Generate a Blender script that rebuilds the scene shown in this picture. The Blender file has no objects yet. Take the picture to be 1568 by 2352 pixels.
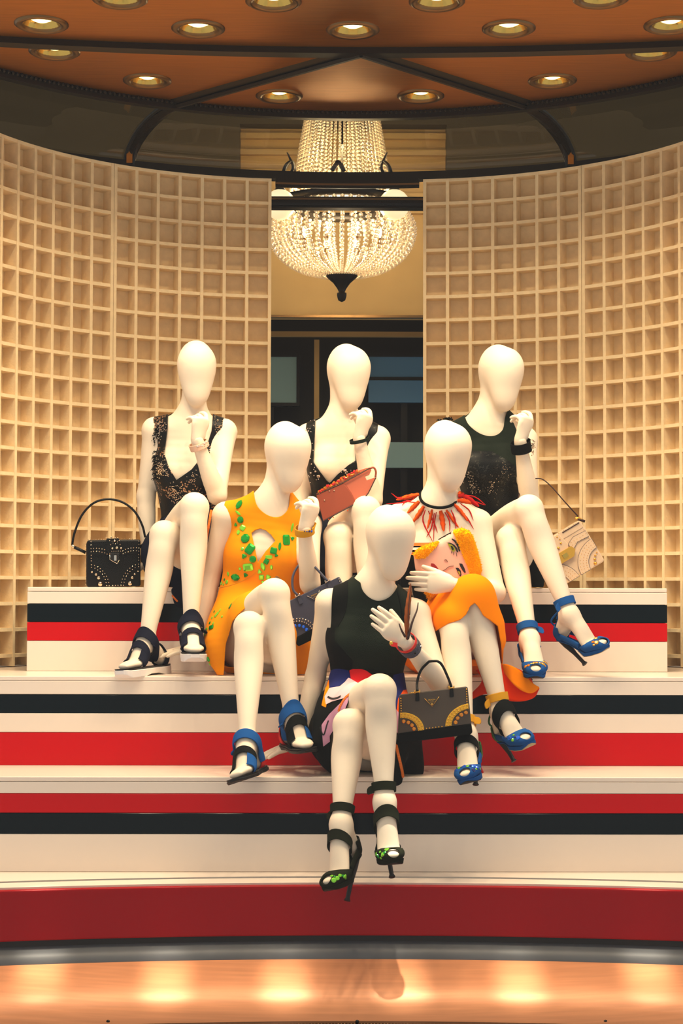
import bpy, math, random
import numpy as np
from mathutils import Vector, Matrix
from mathutils.bvhtree import BVHTree

random.seed(7)
rng = np.random.default_rng(7)
scn = bpy.context.scene
COL = scn.collection

# ---------------------------------------------------------------- camera
F_PX, CX, CY = 3900.0, 784.0, 1176.0
CAM = np.array([-0.08, -6.2, 0.923])
PITCH, YAW, ROLL = math.radians(2.48), math.radians(0.47), math.radians(0.12)
cam_d = bpy.data.cameras.new('camera')
cam_d.sensor_fit = 'VERTICAL'
cam_d.sensor_height = 36.0
cam_d.lens = F_PX / 2352 * 36.0
cam_d.clip_end = 200
cam = bpy.data.objects.new('camera', cam_d)
COL.objects.link(cam)
CROT = Matrix.Rotation(-YAW, 3, 'Z') @ Matrix.Rotation(math.radians(90) + PITCH, 3, 'X') @ Matrix.Rotation(ROLL, 3, 'Z')
cam.matrix_world = Matrix.Translation(Vector(CAM)) @ CROT.to_4x4()
scn.camera = cam
CR = np.array(CROT)


def W(px, py, Y):
    """world point at depth plane y=Y seen at a photo pixel"""
    d = CR @ np.array([(px - CX) / F_PX, -(py - CY) / F_PX, -1.0])
    return CAM + d * ((Y - CAM[1]) / d[1])


def PX(P):
    """photo pixel(s) of world point(s)"""
    q = (np.atleast_2d(P) - CAM) @ CR
    return np.stack([CX - F_PX * q[:, 0] / q[:, 2], CY + F_PX * q[:, 1] / q[:, 2]], 1)


# ---------------------------------------------------------------- view, world, exposure
scn.view_settings.view_transform = 'Standard'
scn.view_settings.look = 'None'
scn.view_settings.gamma = 1.0
scn.view_settings.use_curve_mapping = False
scn.view_settings.exposure = 0.0
scn.cycles.use_denoising = True
scn.cycles.max_bounces = 8
scn.cycles.transparent_max_bounces = 12
scn.cycles.sample_clamp_indirect = 6.0
world = bpy.data.worlds.new('street_daylight')
scn.world = world
world.use_nodes = True
wb = world.node_tree.nodes['Background']
wb.inputs[0].default_value = (1.0, 0.95, 0.92, 1)
wb.inputs[1].default_value = 0.70

WARM = (1.0, 0.80, 0.55)
K_SPOT = 25.0      # watts of one ceiling downlight
K_CHAND = 5.5     # watts of one chandelier bulb

# ---------------------------------------------------------------- materials
def lin(c):
    return tuple(((v / 255) / 12.92 if v / 255 <= .04045 else ((v / 255 + .055) / 1.055) ** 2.4) for v in c) + (1.0,)


MATS = {}


def mat(name, rgb, rough=.5, metal=0.0, spec=.5, bump=None, var=None, trans=0.0, ior=1.45, coat=0.0, emit=None, sheen=0.0, aniso=0.0):
    m = bpy.data.materials.new(name)
    m.use_nodes = True
    nt = m.node_tree
    b = nt.nodes['Principled BSDF']
    c = lin(rgb)
    b.inputs['Base Color'].default_value = c
    b.inputs['Roughness'].default_value = rough
    b.inputs['Metallic'].default_value = metal
    b.inputs['Specular IOR Level'].default_value = spec
    b.inputs['Transmission Weight'].default_value = trans
    b.inputs['IOR'].default_value = ior
    b.inputs['Coat Weight'].default_value = coat
    b.inputs['Sheen Weight'].default_value = sheen
    b.inputs['Anisotropic'].default_value = aniso
    if emit:
        b.inputs['Emission Color'].default_value = lin(emit[0])
        b.inputs['Emission Strength'].default_value = emit[1]
    tc = None
    if bump or var:
        tc = nt.nodes.new('ShaderNodeTexCoord')
    if var:   # (scale, amount, stretch)
        n = nt.nodes.new('ShaderNodeTexNoise')
        n.inputs['Scale'].default_value = var[0]
        n.inputs['Detail'].default_value = 5
        mp = nt.nodes.new('ShaderNodeMapping')
        mp.inputs['Scale'].default_value = var[2] if len(var) > 2 else (1, 1, 1)
        nt.links.new(tc.outputs['Object'], mp.inputs[0])
        nt.links.new(mp.outputs[0], n.inputs['Vector'])
        r = nt.nodes.new('ShaderNodeValToRGB')
        k = var[1]
        r.color_ramp.elements[0].position = .3
        r.color_ramp.elements[1].position = .7
        r.color_ramp.elements[0].color = (c[0] * (1 - k), c[1] * (1 - k), c[2] * (1 - k), 1)
        r.color_ramp.elements[1].color = (min(1, c[0] * (1 + k)), min(1, c[1] * (1 + k)), min(1, c[2] * (1 + k)), 1)
        nt.links.new(n.outputs[0], r.inputs[0])
        nt.links.new(r.outputs[0], b.inputs['Base Color'])
    if bump:  # (kind, scale, strength, distance)
        if bump[0] == 'noise':
            t = nt.nodes.new('ShaderNodeTexNoise')
            t.inputs['Detail'].default_value = 4
            t.inputs['Scale'].default_value = bump[1]
        elif bump[0] == 'voronoi':
            t = nt.nodes.new('ShaderNodeTexVoronoi')
            t.inputs['Scale'].default_value = bump[1]
        else:
            t = nt.nodes.new('ShaderNodeTexWave')
            t.bands_direction = bump[4] if len(bump) > 4 else 'Z'
            t.inputs['Scale'].default_value = bump[1]
            t.inputs['Distortion'].default_value = 1.5
        nt.links.new(tc.outputs['Object'], t.inputs['Vector'])
        bp = nt.nodes.new('ShaderNodeBump')
        bp.inputs['Strength'].default_value = bump[2]
        bp.inputs['Distance'].default_value = bump[3]
        nt.links.new(t.outputs[0], bp.inputs['Height'])
        nt.links.new(bp.outputs[0], b.inputs['Normal'])
    MATS[name] = m
    return m


def sequin(name, rgb, glint):
    """dark cloth sewn with small glossy sequins: each cell has its own tilt and now and then a bright colour"""
    m = mat(name, rgb, rough=.4, spec=.25)
    nt = m.node_tree
    b = nt.nodes['Principled BSDF']
    tc = nt.nodes.new('ShaderNodeTexCoord')
    v = nt.nodes.new('ShaderNodeTexVoronoi')
    v.inputs['Scale'].default_value = 210
    nt.links.new(tc.outputs['Object'], v.inputs['Vector'])
    big = nt.nodes.new('ShaderNodeTexNoise')
    big.inputs['Scale'].default_value = 13
    big.inputs['Detail'].default_value = 2
    nt.links.new(tc.outputs['Object'], big.inputs['Vector'])
    sp = nt.nodes.new('ShaderNodeSeparateColor')
    nt.links.new(v.outputs['Color'], sp.inputs[0])
    ad = nt.nodes.new('ShaderNodeMath'); ad.operation = 'MULTIPLY'
    nt.links.new(sp.outputs[0], ad.inputs[0]); nt.links.new(big.outputs[0], ad.inputs[1])
    r = nt.nodes.new('ShaderNodeValToRGB')
    r.color_ramp.interpolation = 'CONSTANT'
    r.color_ramp.elements[0].color = lin(rgb)
    r.color_ramp.elements[1].position = .44
    r.color_ramp.elements[1].color = lin(glint)
    nt.links.new(ad.outputs[0], r.inputs[0])
    nt.links.new(r.outputs[0], b.inputs['Base Color'])
    gt = nt.nodes.new('ShaderNodeMath'); gt.operation = 'GREATER_THAN'; gt.inputs[1].default_value = .44
    nt.links.new(ad.outputs[0], gt.inputs[0])
    nt.links.new(gt.outputs[0], b.inputs['Metallic'])
    bp = nt.nodes.new('ShaderNodeBump')
    bp.inputs['Strength'].default_value = .9
    bp.inputs['Distance'].default_value = .006
    nt.links.new(sp.outputs[1], bp.inputs['Height'])
    nt.links.new(bp.outputs[0], b.inputs['Normal'])
    return m


def thin_glass(name, tint, refl=1.0):
    """a pane that lets light straight through and mirrors a little, more at grazing angles"""
    m = bpy.data.materials.new(name)
    m.use_nodes = True
    nt = m.node_tree
    nt.nodes.remove(nt.nodes['Principled BSDF'])
    out = nt.nodes['Material Output']
    tr = nt.nodes.new('ShaderNodeBsdfTransparent'); tr.inputs[0].default_value = tint + (1,)
    gl = nt.nodes.new('ShaderNodeBsdfGlossy'); gl.inputs['Roughness'].default_value = 0.0
    fr = nt.nodes.new('ShaderNodeFresnel'); fr.inputs[0].default_value = 1.45
    mu = nt.nodes.new('ShaderNodeMath'); mu.operation = 'MULTIPLY'; mu.inputs[1].default_value = refl
    mx = nt.nodes.new('ShaderNodeMixShader')
    nt.links.new(fr.outputs[0], mu.inputs[0]); nt.links.new(mu.outputs[0], mx.inputs[0])
    nt.links.new(tr.outputs[0], mx.inputs[1]); nt.links.new(gl.outputs[0], mx.inputs[2])
    nt.links.new(mx.outputs[0], out.inputs[0])
    MATS[name] = m
    return m


SKIN = mat('mannequin_cloth', (233, 216, 194), rough=.55, spec=.3, bump=('wave', 150, .05, .001, 'Z'))
PLASTER = mat('plaster', (238, 212, 168), rough=.85, spec=.2, bump=('noise', 110, .35, .004), var=(30, .06))
WHITE = mat('white_laminate', (238, 222, 206), rough=.28, spec=.5)
RED = mat('red_laminate', (196, 8, 16), rough=.2, spec=.16)
NAVY = mat('navy_laminate', (2, 13, 19), rough=.14, spec=.16)
REDGLOSS = mat('red_lacquer', (158, 2, 12), rough=.2, spec=.16)
COPPER = mat('copper_panel', (188, 118, 36), rough=.33, metal=.85, var=(6, .10, (1, 12, 12)), aniso=.5)
SILL = mat('copper_sill', (214, 146, 104), rough=.42, metal=.12, spec=.3, var=(5, .10, (.6, 14, 14)))
BRONZE = mat('dark_bronze', (40, 34, 26), rough=.35, metal=.7)
BEADM = mat('bronze_beading', (120, 92, 58), rough=.3, metal=.9)
GREYST = mat('grey_polished_strip', (92, 94, 98), rough=.5, spec=.4, var=(4, .25))
BLACKM = mat('black_gap', (8, 9, 10), rough=.5)
CREAMW = mat('store_cream_wall', (196, 158, 96), rough=.8, var=(3, .08))
STOREBROWN = mat('store_olive_wall', (84, 70, 42), rough=.8)
STOREDARK = mat('store_dark_wall', (22, 18, 14), rough=.4)
TEALREFL = mat('teal_painted_reflection', (190, 232, 228), rough=.4)  # pale street reflection in the dark glass, painted as flat colour
BLUEREFL = mat('blue_painted_reflection', (110, 172, 220), rough=.4)  # bluish part of the street reflection, also painted as flat colour
GOLD = mat('gold_metal', (232, 176, 74), rough=.22, metal=.8)
GOLDCUP = mat('gold_reflector', (214, 178, 90), rough=.16, metal=1.0)
SILVER = mat('silver_stud', (226, 205, 176), rough=.15, metal=1.0)
CHROME = mat('chrome', (210, 205, 195), rough=.1, metal=1.0)
LAMP = mat('lamp_face', (255, 240, 190), emit=((255, 214, 120), 9.0))
BULB = mat('candle_bulb', (255, 236, 190), emit=((255, 220, 150), 14.0))
CRYSTAL = mat('crystal_bead', (255, 240, 214), rough=.06, trans=.55, ior=1.5, spec=.9)
GLOBE = mat('milk_glass', (250, 236, 205), rough=.25, emit=((255, 226, 170), .8))
YELLOW = mat('amber_dress_cloth', (240, 146, 4), rough=.8, spec=.08, bump=('noise', 260, .08, .001))
ORANGE = mat('orange_skirt_cloth', (255, 136, 0), rough=.8, spec=.05)
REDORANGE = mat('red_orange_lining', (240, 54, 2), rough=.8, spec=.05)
BLACKCLOTH = mat('black_cloth', (10, 13, 12), rough=.8, spec=.12)
GREENBLACK = mat('bottle_green_cloth', (20, 29, 20), rough=.7, spec=.15)
NAVYCLOTH = mat('navy_cloth', (12, 17, 32), rough=.8, spec=.12)
SEQ_A = sequin('black_sequins', (8, 10, 12), (190, 150, 120))
SEQ_B = sequin('jet_sequins', (6, 8, 8), (60, 60, 55))
ORTRIM = mat('orange_trim', (226, 112, 20), rough=.7, bump=('wave', 90, .5, .002, 'Z'))
BLACKLEATHER = mat('black_leather', (9, 9, 9), rough=.42, spec=.25)
SALMON = mat('salmon_leather', (150, 68, 42), rough=.45, spec=.5)
SALMON2 = mat('salmon_lining', (192, 100, 72), rough=.5)
BEIGE = mat('beige_leather', (214, 184, 152), rough=.42, spec=.5)
SLATE = mat('slate_leather', (62, 64, 84), rough=.5, spec=.4, bump=('noise', 300, .1, .001))
GREYBAG = mat('grey_suede', (84, 74, 66), rough=.7, spec=.3, var=(8, .12))
YELSTRAP = mat('yellow_leather', (240, 186, 40), rough=.45)
MUSTARD = mat('mustard_suede', (206, 146, 30), rough=.85, spec=.2)
BLUESUEDE = mat('blue_suede', (26, 78, 142), rough=.9, spec=.1)
NAVYSTRAP = mat('navy_strap', (16, 20, 38), rough=.8, spec=.15)
WHITESOLE = mat('white_rubber', (240, 232, 228), rough=.5)
BLACKRUB = mat('black_rubber', (16, 17, 18), rough=.5)
REDLEATHER = mat('red_leather', (206, 24, 20), rough=.45)
GREENLEATHER = mat('green_leather', (18, 92, 36), rough=.4)
GREENSUEDE = mat('dark_green_suede', (26, 30, 18), rough=.9, spec=.1)
SOLEGREY = mat('leather_sole', (170, 150, 112), rough=.5)
GEMGREEN = mat('green_crystal', (140, 226, 60), rough=.10, metal=.55, spec=.9)
GEMDEEP = mat('deep_green_crystal', (30, 160, 50), rough=.10, metal=.55, spec=.9)
GEMBLUE = mat('blue_crystal', (40, 110, 250), rough=.10, metal=.55, spec=.9)
GEMAMBER = mat('amber_crystal', (224, 140, 40), rough=.10, metal=.55, spec=.9)
GEMORANGE = mat('orange_crystal', (250, 96, 20), rough=.10, metal=.55, spec=.9)
GEMCLEAR = mat('clear_crystal', (240, 220, 206), rough=.10, metal=.55, spec=.9)
GEMJET = mat('jet_crystal', (16, 20, 24), rough=.05, spec=1.0)
GEMINDIGO = mat('indigo_crystal', (40, 52, 120), rough=.10, metal=.55, spec=.9)
PINKCUFF = mat('blush_leather', (226, 186, 160), rough=.45)
LILAC = mat('lilac_print', (206, 148, 176), rough=.75, spec=.2)
PALEPINK = mat('pale_pink_print', (226, 190, 196), rough=.75, spec=.2)
PRINTRED = mat('red_print', (206, 18, 26), rough=.75, spec=.2)
PRINTBLUE = mat('blue_print', (20, 30, 96), rough=.75, spec=.2)
FACEPINK = mat('face_pink_cloth', (236, 180, 160), rough=.8, spec=.2)
FUR = mat('yellow_fur', (255, 186, 0), rough=.9, spec=.05)
INK = mat('black_print', (14, 14, 16), rough=.7)
LIPS = mat('dark_red_print', (150, 14, 22), rough=.6)
OLIVE = mat('olive_print', (150, 150, 20), rough=.6)
FEATHERO = mat('orange_feather', (232, 84, 8), rough=.8, spec=.2, var=(25, .2))
FEATHERR = mat('red_feather', (186, 20, 16), rough=.8, spec=.2)
FEATHERB = mat('brown_feather', (150, 78, 36), rough=.8, spec=.2, var=(60, .25))
BROWNCORD = mat('brown_cord', (52, 24, 20), rough=.6)

# ---------------------------------------------------------------- object helpers
WL = {}


def empty(name, loc, label=None, cat=None, group=None, kind=None):
    o = bpy.data.objects.new(name, None)
    o.empty_display_size = .05
    COL.objects.link(o)
    o.location = loc
    WL[o] = np.array(loc, float)
    tag(o, label, cat, group, kind)
    return o


def tag(o, label=None, cat=None, group=None, kind=None):
    if label: o['label'] = label
    if cat: o['category'] = cat
    if group: o['group'] = group
    if kind: o['kind'] = kind
    return o


def obj(name, V, Fc, material, parent=None, smooth=False, mats=None, fmat=None):
    """one mesh object from world-space vertices, origin at their middle"""
    V = np.asarray(V, float).reshape(-1, 3)
    c = (V.min(0) + V.max(0)) / 2 if len(V) else np.zeros(3)
    me = bpy.data.meshes.new(name)
    me.from_pydata((V - c).tolist(), [], [list(map(int, f)) for f in Fc])
    for m in (mats or [material]):
        me.materials.append(m)
    if fmat is not None:
        me.polygons.foreach_set('material_index', np.asarray(fmat, np.int32))
    if smooth:
        me.polygons.foreach_set('use_smooth', np.ones(len(me.polygons), bool))
    me.update()
    o = bpy.data.objects.new(name, me)
    COL.objects.link(o)
    put(o, c, parent)
    return o


def put(o, c, parent=None):
    WL[o] = np.array(c, float)
    if parent is not None:
        o.parent = parent
        o.location = WL[o] - WL[parent]
    else:
        o.location = c


def same(src, c, parent=None, rot=None, scale=None, name=None):
    """another object on the same mesh data"""
    o = bpy.data.objects.new(name or src.name.split('.')[0], src.data)
    COL.objects.link(o)
    put(o, c, parent)
    if rot is not None: o.rotation_euler = rot
    if scale is not None: o.scale = scale
    return o


def nrm(v):
    v = np.asarray(v, float)
    return v / (np.linalg.norm(v) + 1e-12)


class M:
    """collects shapes into one mesh"""
    def __init__(s):
        s.v = []; s.f = []; s.n = 0

    def add(s, V, Fc):
        s.v.append(np.asarray(V, float).reshape(-1, 3))
        s.f += [[i + s.n for i in f] for f in Fc]
        s.n += len(s.v[-1])
        return s

    def box(s, lo, hi):
        x0, y0, z0 = lo; x1, y1, z1 = hi
        V = [(x0, y0, z0), (x1, y0, z0), (x1, y1, z0), (x0, y1, z0), (x0, y0, z1), (x1, y0, z1), (x1, y1, z1), (x0, y1, z1)]
        return s.add(V, [(0, 3, 2, 1), (4, 5, 6, 7), (0, 1, 5, 4), (1, 2, 6, 5), (2, 3, 7, 6), (3, 0, 4, 7)])

    def tube(s, pts, r, n=8, flat=1.0, up=(0, 0, 1), cap=True, closed=False):
        pts = np.asarray(pts, float)
        k = len(pts)
        r = np.broadcast_to(np.asarray(r, float), (k,))
        V = []
        for i in range(k):
            if closed: t = nrm(pts[(i + 1) % k] - pts[i - 1])
            else: t = nrm(pts[min(i + 1, k - 1)] - pts[max(i - 1, 0)])
            u = np.cross(t, up)
            if np.linalg.norm(u) < 1e-3: u = np.cross(t, (0, 1, 0.01))
            u = nrm(u); w = np.cross(u, t)
            for j in range(n):
                a = 2 * math.pi * j / n
                V.append(pts[i] + r[i] * (math.cos(a) * u + flat * math.sin(a) * w))
        Fc = []
        for i in range(k if closed else k - 1):
            i2 = (i + 1) % k
            for j in range(n):
                j2 = (j + 1) % n
                Fc.append((i * n + j, i * n + j2, i2 * n + j2, i2 * n + j))
        if cap and not closed:
            Fc.append(tuple(range(n))[::-1]); Fc.append(tuple((k - 1) * n + j for j in range(n)))
        return s.add(V, Fc)

    def lathe(s, prof, c, n=24):
        """prof: (radius, z) list about the vertical through c"""
        V = []; Fc = []
        for r, z in prof:
            for j in range(n):
                a = 2 * math.pi * j / n
                V.append((c[0] + r * math.cos(a), c[1] + r * math.sin(a), c[2] + z))
        for i in range(len(prof) - 1):
            for j in range(n):
                j2 = (j + 1) % n
                Fc.append((i * n + j, i * n + j2, (i + 1) * n + j2, (i + 1) * n + j))
        return s.add(V, Fc)

    def ball(s, c, r, sub=1):
        V, Fc = ICO[sub]
        return s.add(V * np.asarray(r, float) + np.asarray(c, float), Fc)

    def prism(s, poly, y0, y1, frame=None):
        """poly of (x,z) pushed from y0 to y1"""
        n = len(poly)
        V = [(x, y0, z) for x, z in poly] + [(x, y1, z) for x, z in poly]
        Fc = [tuple(range(n)), tuple(range(2 * n - 1, n - 1, -1))] + [(i, i + n, (i + 1) % n + n, (i + 1) % n) for i in range(n)]
        return s.add(V, Fc)

    def arc(s, c, R0, R1, z0, z1, a0, a1, n=24):
        """box bent round a vertical axis; angle from +y towards +x"""
        V = []
        for i in range(n + 1):
            a = a0 + (a1 - a0) * i / n
            si, co = math.sin(a), math.cos(a)
            for R, z in ((R0, z0), (R1, z0), (R1, z1), (R0, z1)):
                V.append((c[0] + R * si, c[1] + R * co, z))
        Fc = [(0, 1, 2, 3), tuple(4 * n + k for k in (3, 2, 1, 0))]
        for i in range(n):
            for k in range(4):
                k2 = (k + 1) % 4
                Fc.append((4 * i + k, 4 * i + 4 + k, 4 * i + 4 + k2, 4 * i + k2))
        return s.add(V, Fc)

    def xf(s, mtx):
        """apply a 4x4 to all collected so far"""
        A = np.array(mtx)
        s.v = [v @ A[:3, :3].T + A[:3, 3] for v in s.v]
        return s

    def V(s):
        return np.concatenate(s.v)

    def make(s, name, material, parent=None, smooth=False):
        return obj(name, s.V(), s.f, material, parent, smooth)


def _ico(sub):
    import bmesh
    bm = bmesh.new()
    bmesh.ops.create_icosphere(bm, subdivisions=sub, radius=1)
    V = np.array([v.co[:] for v in bm.verts]); Fc = [[v.index for v in f.verts] for f in bm.faces]
    bm.free()
    return V, Fc


ICO = {1: _ico(1), 2: _ico(2), 3: _ico(3)}


def bevel(o, w, seg=2):
    m = o.modifiers.new('bevel', 'BEVEL'); m.width = w; m.segments = seg; m.limit_method = 'ANGLE'
    return o


def solid(o, t, off=-1):
    m = o.modifiers.new('thickness', 'SOLIDIFY'); m.thickness = t; m.offset = off
    return o


def spline(pts, n=8):
    """catmull-rom through rows of any width"""
    P = np.asarray(pts, float)
    if len(P) < 3:
        t = np.linspace(0, 1, n + 1)[:, None]
        return P[0] * (1 - t) + P[1] * t
    Q = np.vstack([2 * P[0] - P[1], P, 2 * P[-1] - P[-2]])
    out = []
    for i in range(1, len(Q) - 2):
        for t in np.arange(n) / n:
            a, b, c, d = Q[i - 1:i + 3]
            out.append(.5 * (2 * b + (c - a) * t + (2 * a - 5 * b + 4 * c - d) * t * t + (3 * b - a - 3 * c + d) * t ** 3))
    out.append(P[-1])
    return np.array(out)

# ---------------------------------------------------------------- soft bodies: distance field -> one surface
def prim(pts, ra, rb=None, u=(1, 0, 0), k=.02, n=5, smooth=True):
    """a limb: centre line, half-width along u, half-depth across, blend radius"""
    pts = np.asarray(pts, float)
    ra = np.broadcast_to(np.asarray(ra, float), (len(pts),))
    rb = ra if rb is None else np.broadcast_to(np.asarray(rb, float), (len(pts),))
    D = np.column_stack([pts, ra, rb])
    if smooth and len(pts) > 2: D = spline(D, n)
    if len(pts) == 1: D = np.vstack([D, D + [0, 0, 1e-4, 0, 0]])
    return dict(D=D, u=nrm(u), k=k, circ=bool(np.allclose(ra, rb)))


def field(prims, h, off=0.0, pad=.03):
    P = np.concatenate([p['D'][:, :3] for p in prims]); R = max(p['D'][:, 3:].max() for p in prims)
    lo = np.min([(p['D'][:, :3] - p['D'][:, 3:].max(1)[:, None]).min(0) for p in prims], 0) - pad - off
    hi = np.max([(p['D'][:, :3] + p['D'][:, 3:].max(1)[:, None]).max(0) for p in prims], 0) + pad + off
    N = np.ceil((hi - lo) / h).astype(int) + 1
    f = np.full(N, .2, np.float32)
    ax = [(lo[i] + h * np.arange(N[i])).astype(np.float32) for i in range(3)]
    for p in prims:
        D = p['D']; k = p['k']
        m = D[:, 3:].max(1)
        mg = k + .012 + off
        blo = np.maximum(((D[:, :3] - m[:, None]).min(0) - mg - lo) / h, 0).astype(int)
        bhi = np.minimum(((D[:, :3] + m[:, None]).max(0) + mg - lo) / h + 2, N).astype(int)
        T = np.full(bhi - blo, .2, np.float32)
        for i in range(len(D) - 1):
            a, b = D[i, :3], D[i + 1, :3]
            r = max(m[i], m[i + 1]) + mg
            slo = np.maximum((np.minimum(a, b) - r - lo) / h, blo).astype(int)
            shi = np.minimum((np.maximum(a, b) + r - lo) / h + 2, bhi).astype(int)
            if (shi <= slo).any(): continue
            X = ax[0][slo[0]:shi[0], None, None]; Y = ax[1][None, slo[1]:shi[1], None]; Z = ax[2][None, None, slo[2]:shi[2]]
            ba = b - a; L2 = float(ba @ ba) + 1e-12
            dx, dy, dz = X - np.float32(a[0]), Y - np.float32(a[1]), Z - np.float32(a[2])
            t = np.clip((dx * np.float32(ba[0]) + dy * np.float32(ba[1]) + dz * np.float32(ba[2])) / np.float32(L2), 0, 1)
            vx, vy, vz = dx - t * np.float32(ba[0]), dy - t * np.float32(ba[1]), dz - t * np.float32(ba[2])
            A = D[i, 3] + t * np.float32(D[i + 1, 3] - D[i, 3])
            n2 = vx * vx + vy * vy + vz * vz
            if p['circ']:
                d = np.sqrt(n2) - A
            else:
                B = D[i, 4] + t * np.float32(D[i + 1, 4] - D[i, 4])
                axis = ba / math.sqrt(L2)
                u = p['u'] - axis * (p['u'] @ axis); u = nrm(u); w = np.cross(axis, u)
                vu = vx * np.float32(u[0]) + vy * np.float32(u[1]) + vz * np.float32(u[2])
                vw = vx * np.float32(w[0]) + vy * np.float32(w[1]) + vz * np.float32(w[2])
                va2 = np.maximum(n2 - vu * vu - vw * vw, 0)
                mm = np.minimum(A, B)
                k0 = np.sqrt((vu / A) ** 2 + (vw / B) ** 2 + va2 / mm ** 2)
                k1 = np.sqrt((vu / A ** 2) ** 2 + (vw / B ** 2) ** 2 + va2 / mm ** 4) + 1e-6
                d = np.where(k0 < .05, -mm, k0 * (k0 - 1) / k1)
            o = slo - blo; e = shi - blo
            S = T[o[0]:e[0], o[1]:e[1], o[2]:e[2]]
            np.minimum(S, d, out=S)
        G = f[blo[0]:bhi[0], blo[1]:bhi[1], blo[2]:bhi[2]]
        hh = np.clip(.5 + .5 * (G - T) / k, 0, 1)
        G[...] = G * (1 - hh) + T * hh - k * hh * (1 - hh)
    return f - off, lo, h


def surf(fld, smooth=1):
    """naive surface nets"""
    f, lo, h = fld
    s = f < 0
    c = np.zeros(np.array(f.shape) - 1, np.int8)
    for i in (0, 1):
        for j in (0, 1):
            for k in (0, 1):
                c += s[i:i + c.shape[0], j:j + c.shape[1], k:k + c.shape[2]]
    act = np.argwhere((c > 0) & (c < 8))
    idx = np.full(c.shape, -1, np.int32)
    idx[act[:, 0], act[:, 1], act[:, 2]] = np.arange(len(act))
    cor = np.array([(i, j, k) for i in (0, 1) for j in (0, 1) for k in (0, 1)])
    vals = np.stack([f[act[:, 0] + a, act[:, 1] + b, act[:, 2] + d] for a, b, d in cor], 1)
    acc = np.zeros((len(act), 3)); cnt = np.zeros(len(act))
    for i in range(8):
        for j in range(i + 1, 8):
            if np.abs(cor[i] - cor[j]).sum() != 1: continue
            fa, fb = vals[:, i], vals[:, j]
            mk = (fa < 0) != (fb < 0)
            t = np.where(mk, fa / np.where(mk, fa - fb, 1), 0)
            acc += np.where(mk[:, None], cor[i] + t[:, None] * (cor[j] - cor[i]), 0)
            cnt += mk
    V = lo + h * (act + acc / cnt[:, None])
    quads = []
    for a in range(3):
        b, d = (a + 1) % 3, (a + 2) % 3
        s0 = np.take(s, range(0, s.shape[a] - 1), a); s1 = np.take(s, range(1, s.shape[a]), a)
        e = np.argwhere(s0 != s1)
        e = e[(e[:, b] > 0) & (e[:, d] > 0) & (e[:, b] < s.shape[b] - 1) & (e[:, d] < s.shape[d] - 1)]
        fl = s[e[:, 0], e[:, 1], e[:, 2]]
        def at(ob, od):
            q = e.copy(); q[:, b] -= ob; q[:, d] -= od
            return idx[q[:, 0], q[:, 1], q[:, 2]]
        Q = np.stack([at(1, 1), at(0, 1), at(0, 0), at(1, 0)], 1)
        Q[~fl] = Q[~fl][:, ::-1]
        quads.append(Q)
    Q = np.concatenate(quads)
    for _ in range(smooth):
        S = np.zeros_like(V); n = np.zeros(len(V))
        for i in range(4):
            j = (i + 1) % 4
            for d in range(3):
                S[:, d] += np.bincount(Q[:, i], V[Q[:, j], d], len(V)) + np.bincount(Q[:, j], V[Q[:, i], d], len(V))
            n += np.bincount(Q[:, i], minlength=len(V)) + np.bincount(Q[:, j], minlength=len(V))
        V = V * .5 + .5 * S / n[:, None]
    if np.einsum('ij,ij->', V[Q[:, 0]] - V.mean(0), np.cross(V[Q[:, 1]] - V[Q[:, 0]], V[Q[:, 2]] - V[Q[:, 0]])) < 0: Q = Q[:, ::-1]
    return V, Q


def tris(Q):
    Q = np.asarray(Q)
    if Q.shape[1] == 3: return Q
    return np.concatenate([Q[:, [0, 1, 2]], Q[:, [0, 2, 3]]])


def cut(V, T, g):
    """keep the part of a triangle mesh where the per-vertex value g is positive; the edge is cut exactly"""
    pos = g > 0
    n = pos[T].sum(1)
    keep = [T[n == 3]]
    newV = [V]; cache = {}; extra = []; base = len(V)

    def mid(i, j):
        k = (i, j) if i < j else (j, i)
        if k not in cache:
            t = g[i] / (g[i] - g[j])
            t = min(max(t, .02), .98)
            extra.append(V[i] + t * (V[j] - V[i]))
            cache[k] = base + len(extra) - 1
        return cache[k]
    add = []
    for t, m in zip(T[(n == 1) | (n == 2)], n[(n == 1) | (n == 2)]):
        t = list(map(int, t))
        if m == 1:
            while not pos[t[0]]: t = t[1:] + t[:1]
            add.append((t[0], mid(t[0], t[1]), mid(t[0], t[2])))
        else:
            while pos[t[0]]: t = t[1:] + t[:1]
            a, b = mid(t[0], t[1]), mid(t[0], t[2])
            add.append((a, t[1], t[2])); add.append((a, t[2], b))
    if extra: newV.append(np.array(extra))
    if add: keep.append(np.array(add))
    T = np.concatenate(keep); V = np.concatenate(newV)
    used = np.unique(T)
    re = np.full(len(V), -1); re[used] = np.arange(len(used))
    return V[used], re[T]


def sdpoly(P, poly):
    """signed distance (positive inside) of 2-D points to a polygon"""
    poly = np.asarray(poly, float)
    d = np.full(len(P), 1e9); ins = np.zeros(len(P), bool)
    for i in range(len(poly)):
        a, b = poly[i], poly[(i + 1) % len(poly)]
        e = b - a; w = P - a
        t = np.clip((w @ e) / (e @ e + 1e-9), 0, 1)
        d = np.minimum(d, np.hypot(*(w - t[:, None] * e).T))
        c = ((a[1] > P[:, 1]) != (b[1] > P[:, 1]))
        with np.errstate(divide='ignore', invalid='ignore'):
            x = (b[0] - a[0]) * (P[:, 1] - a[1]) / (b[1] - a[1] + 1e-12) + a[0]
        ins ^= c & (P[:, 0] < x)
    return np.where(ins, d, -d)


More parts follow.
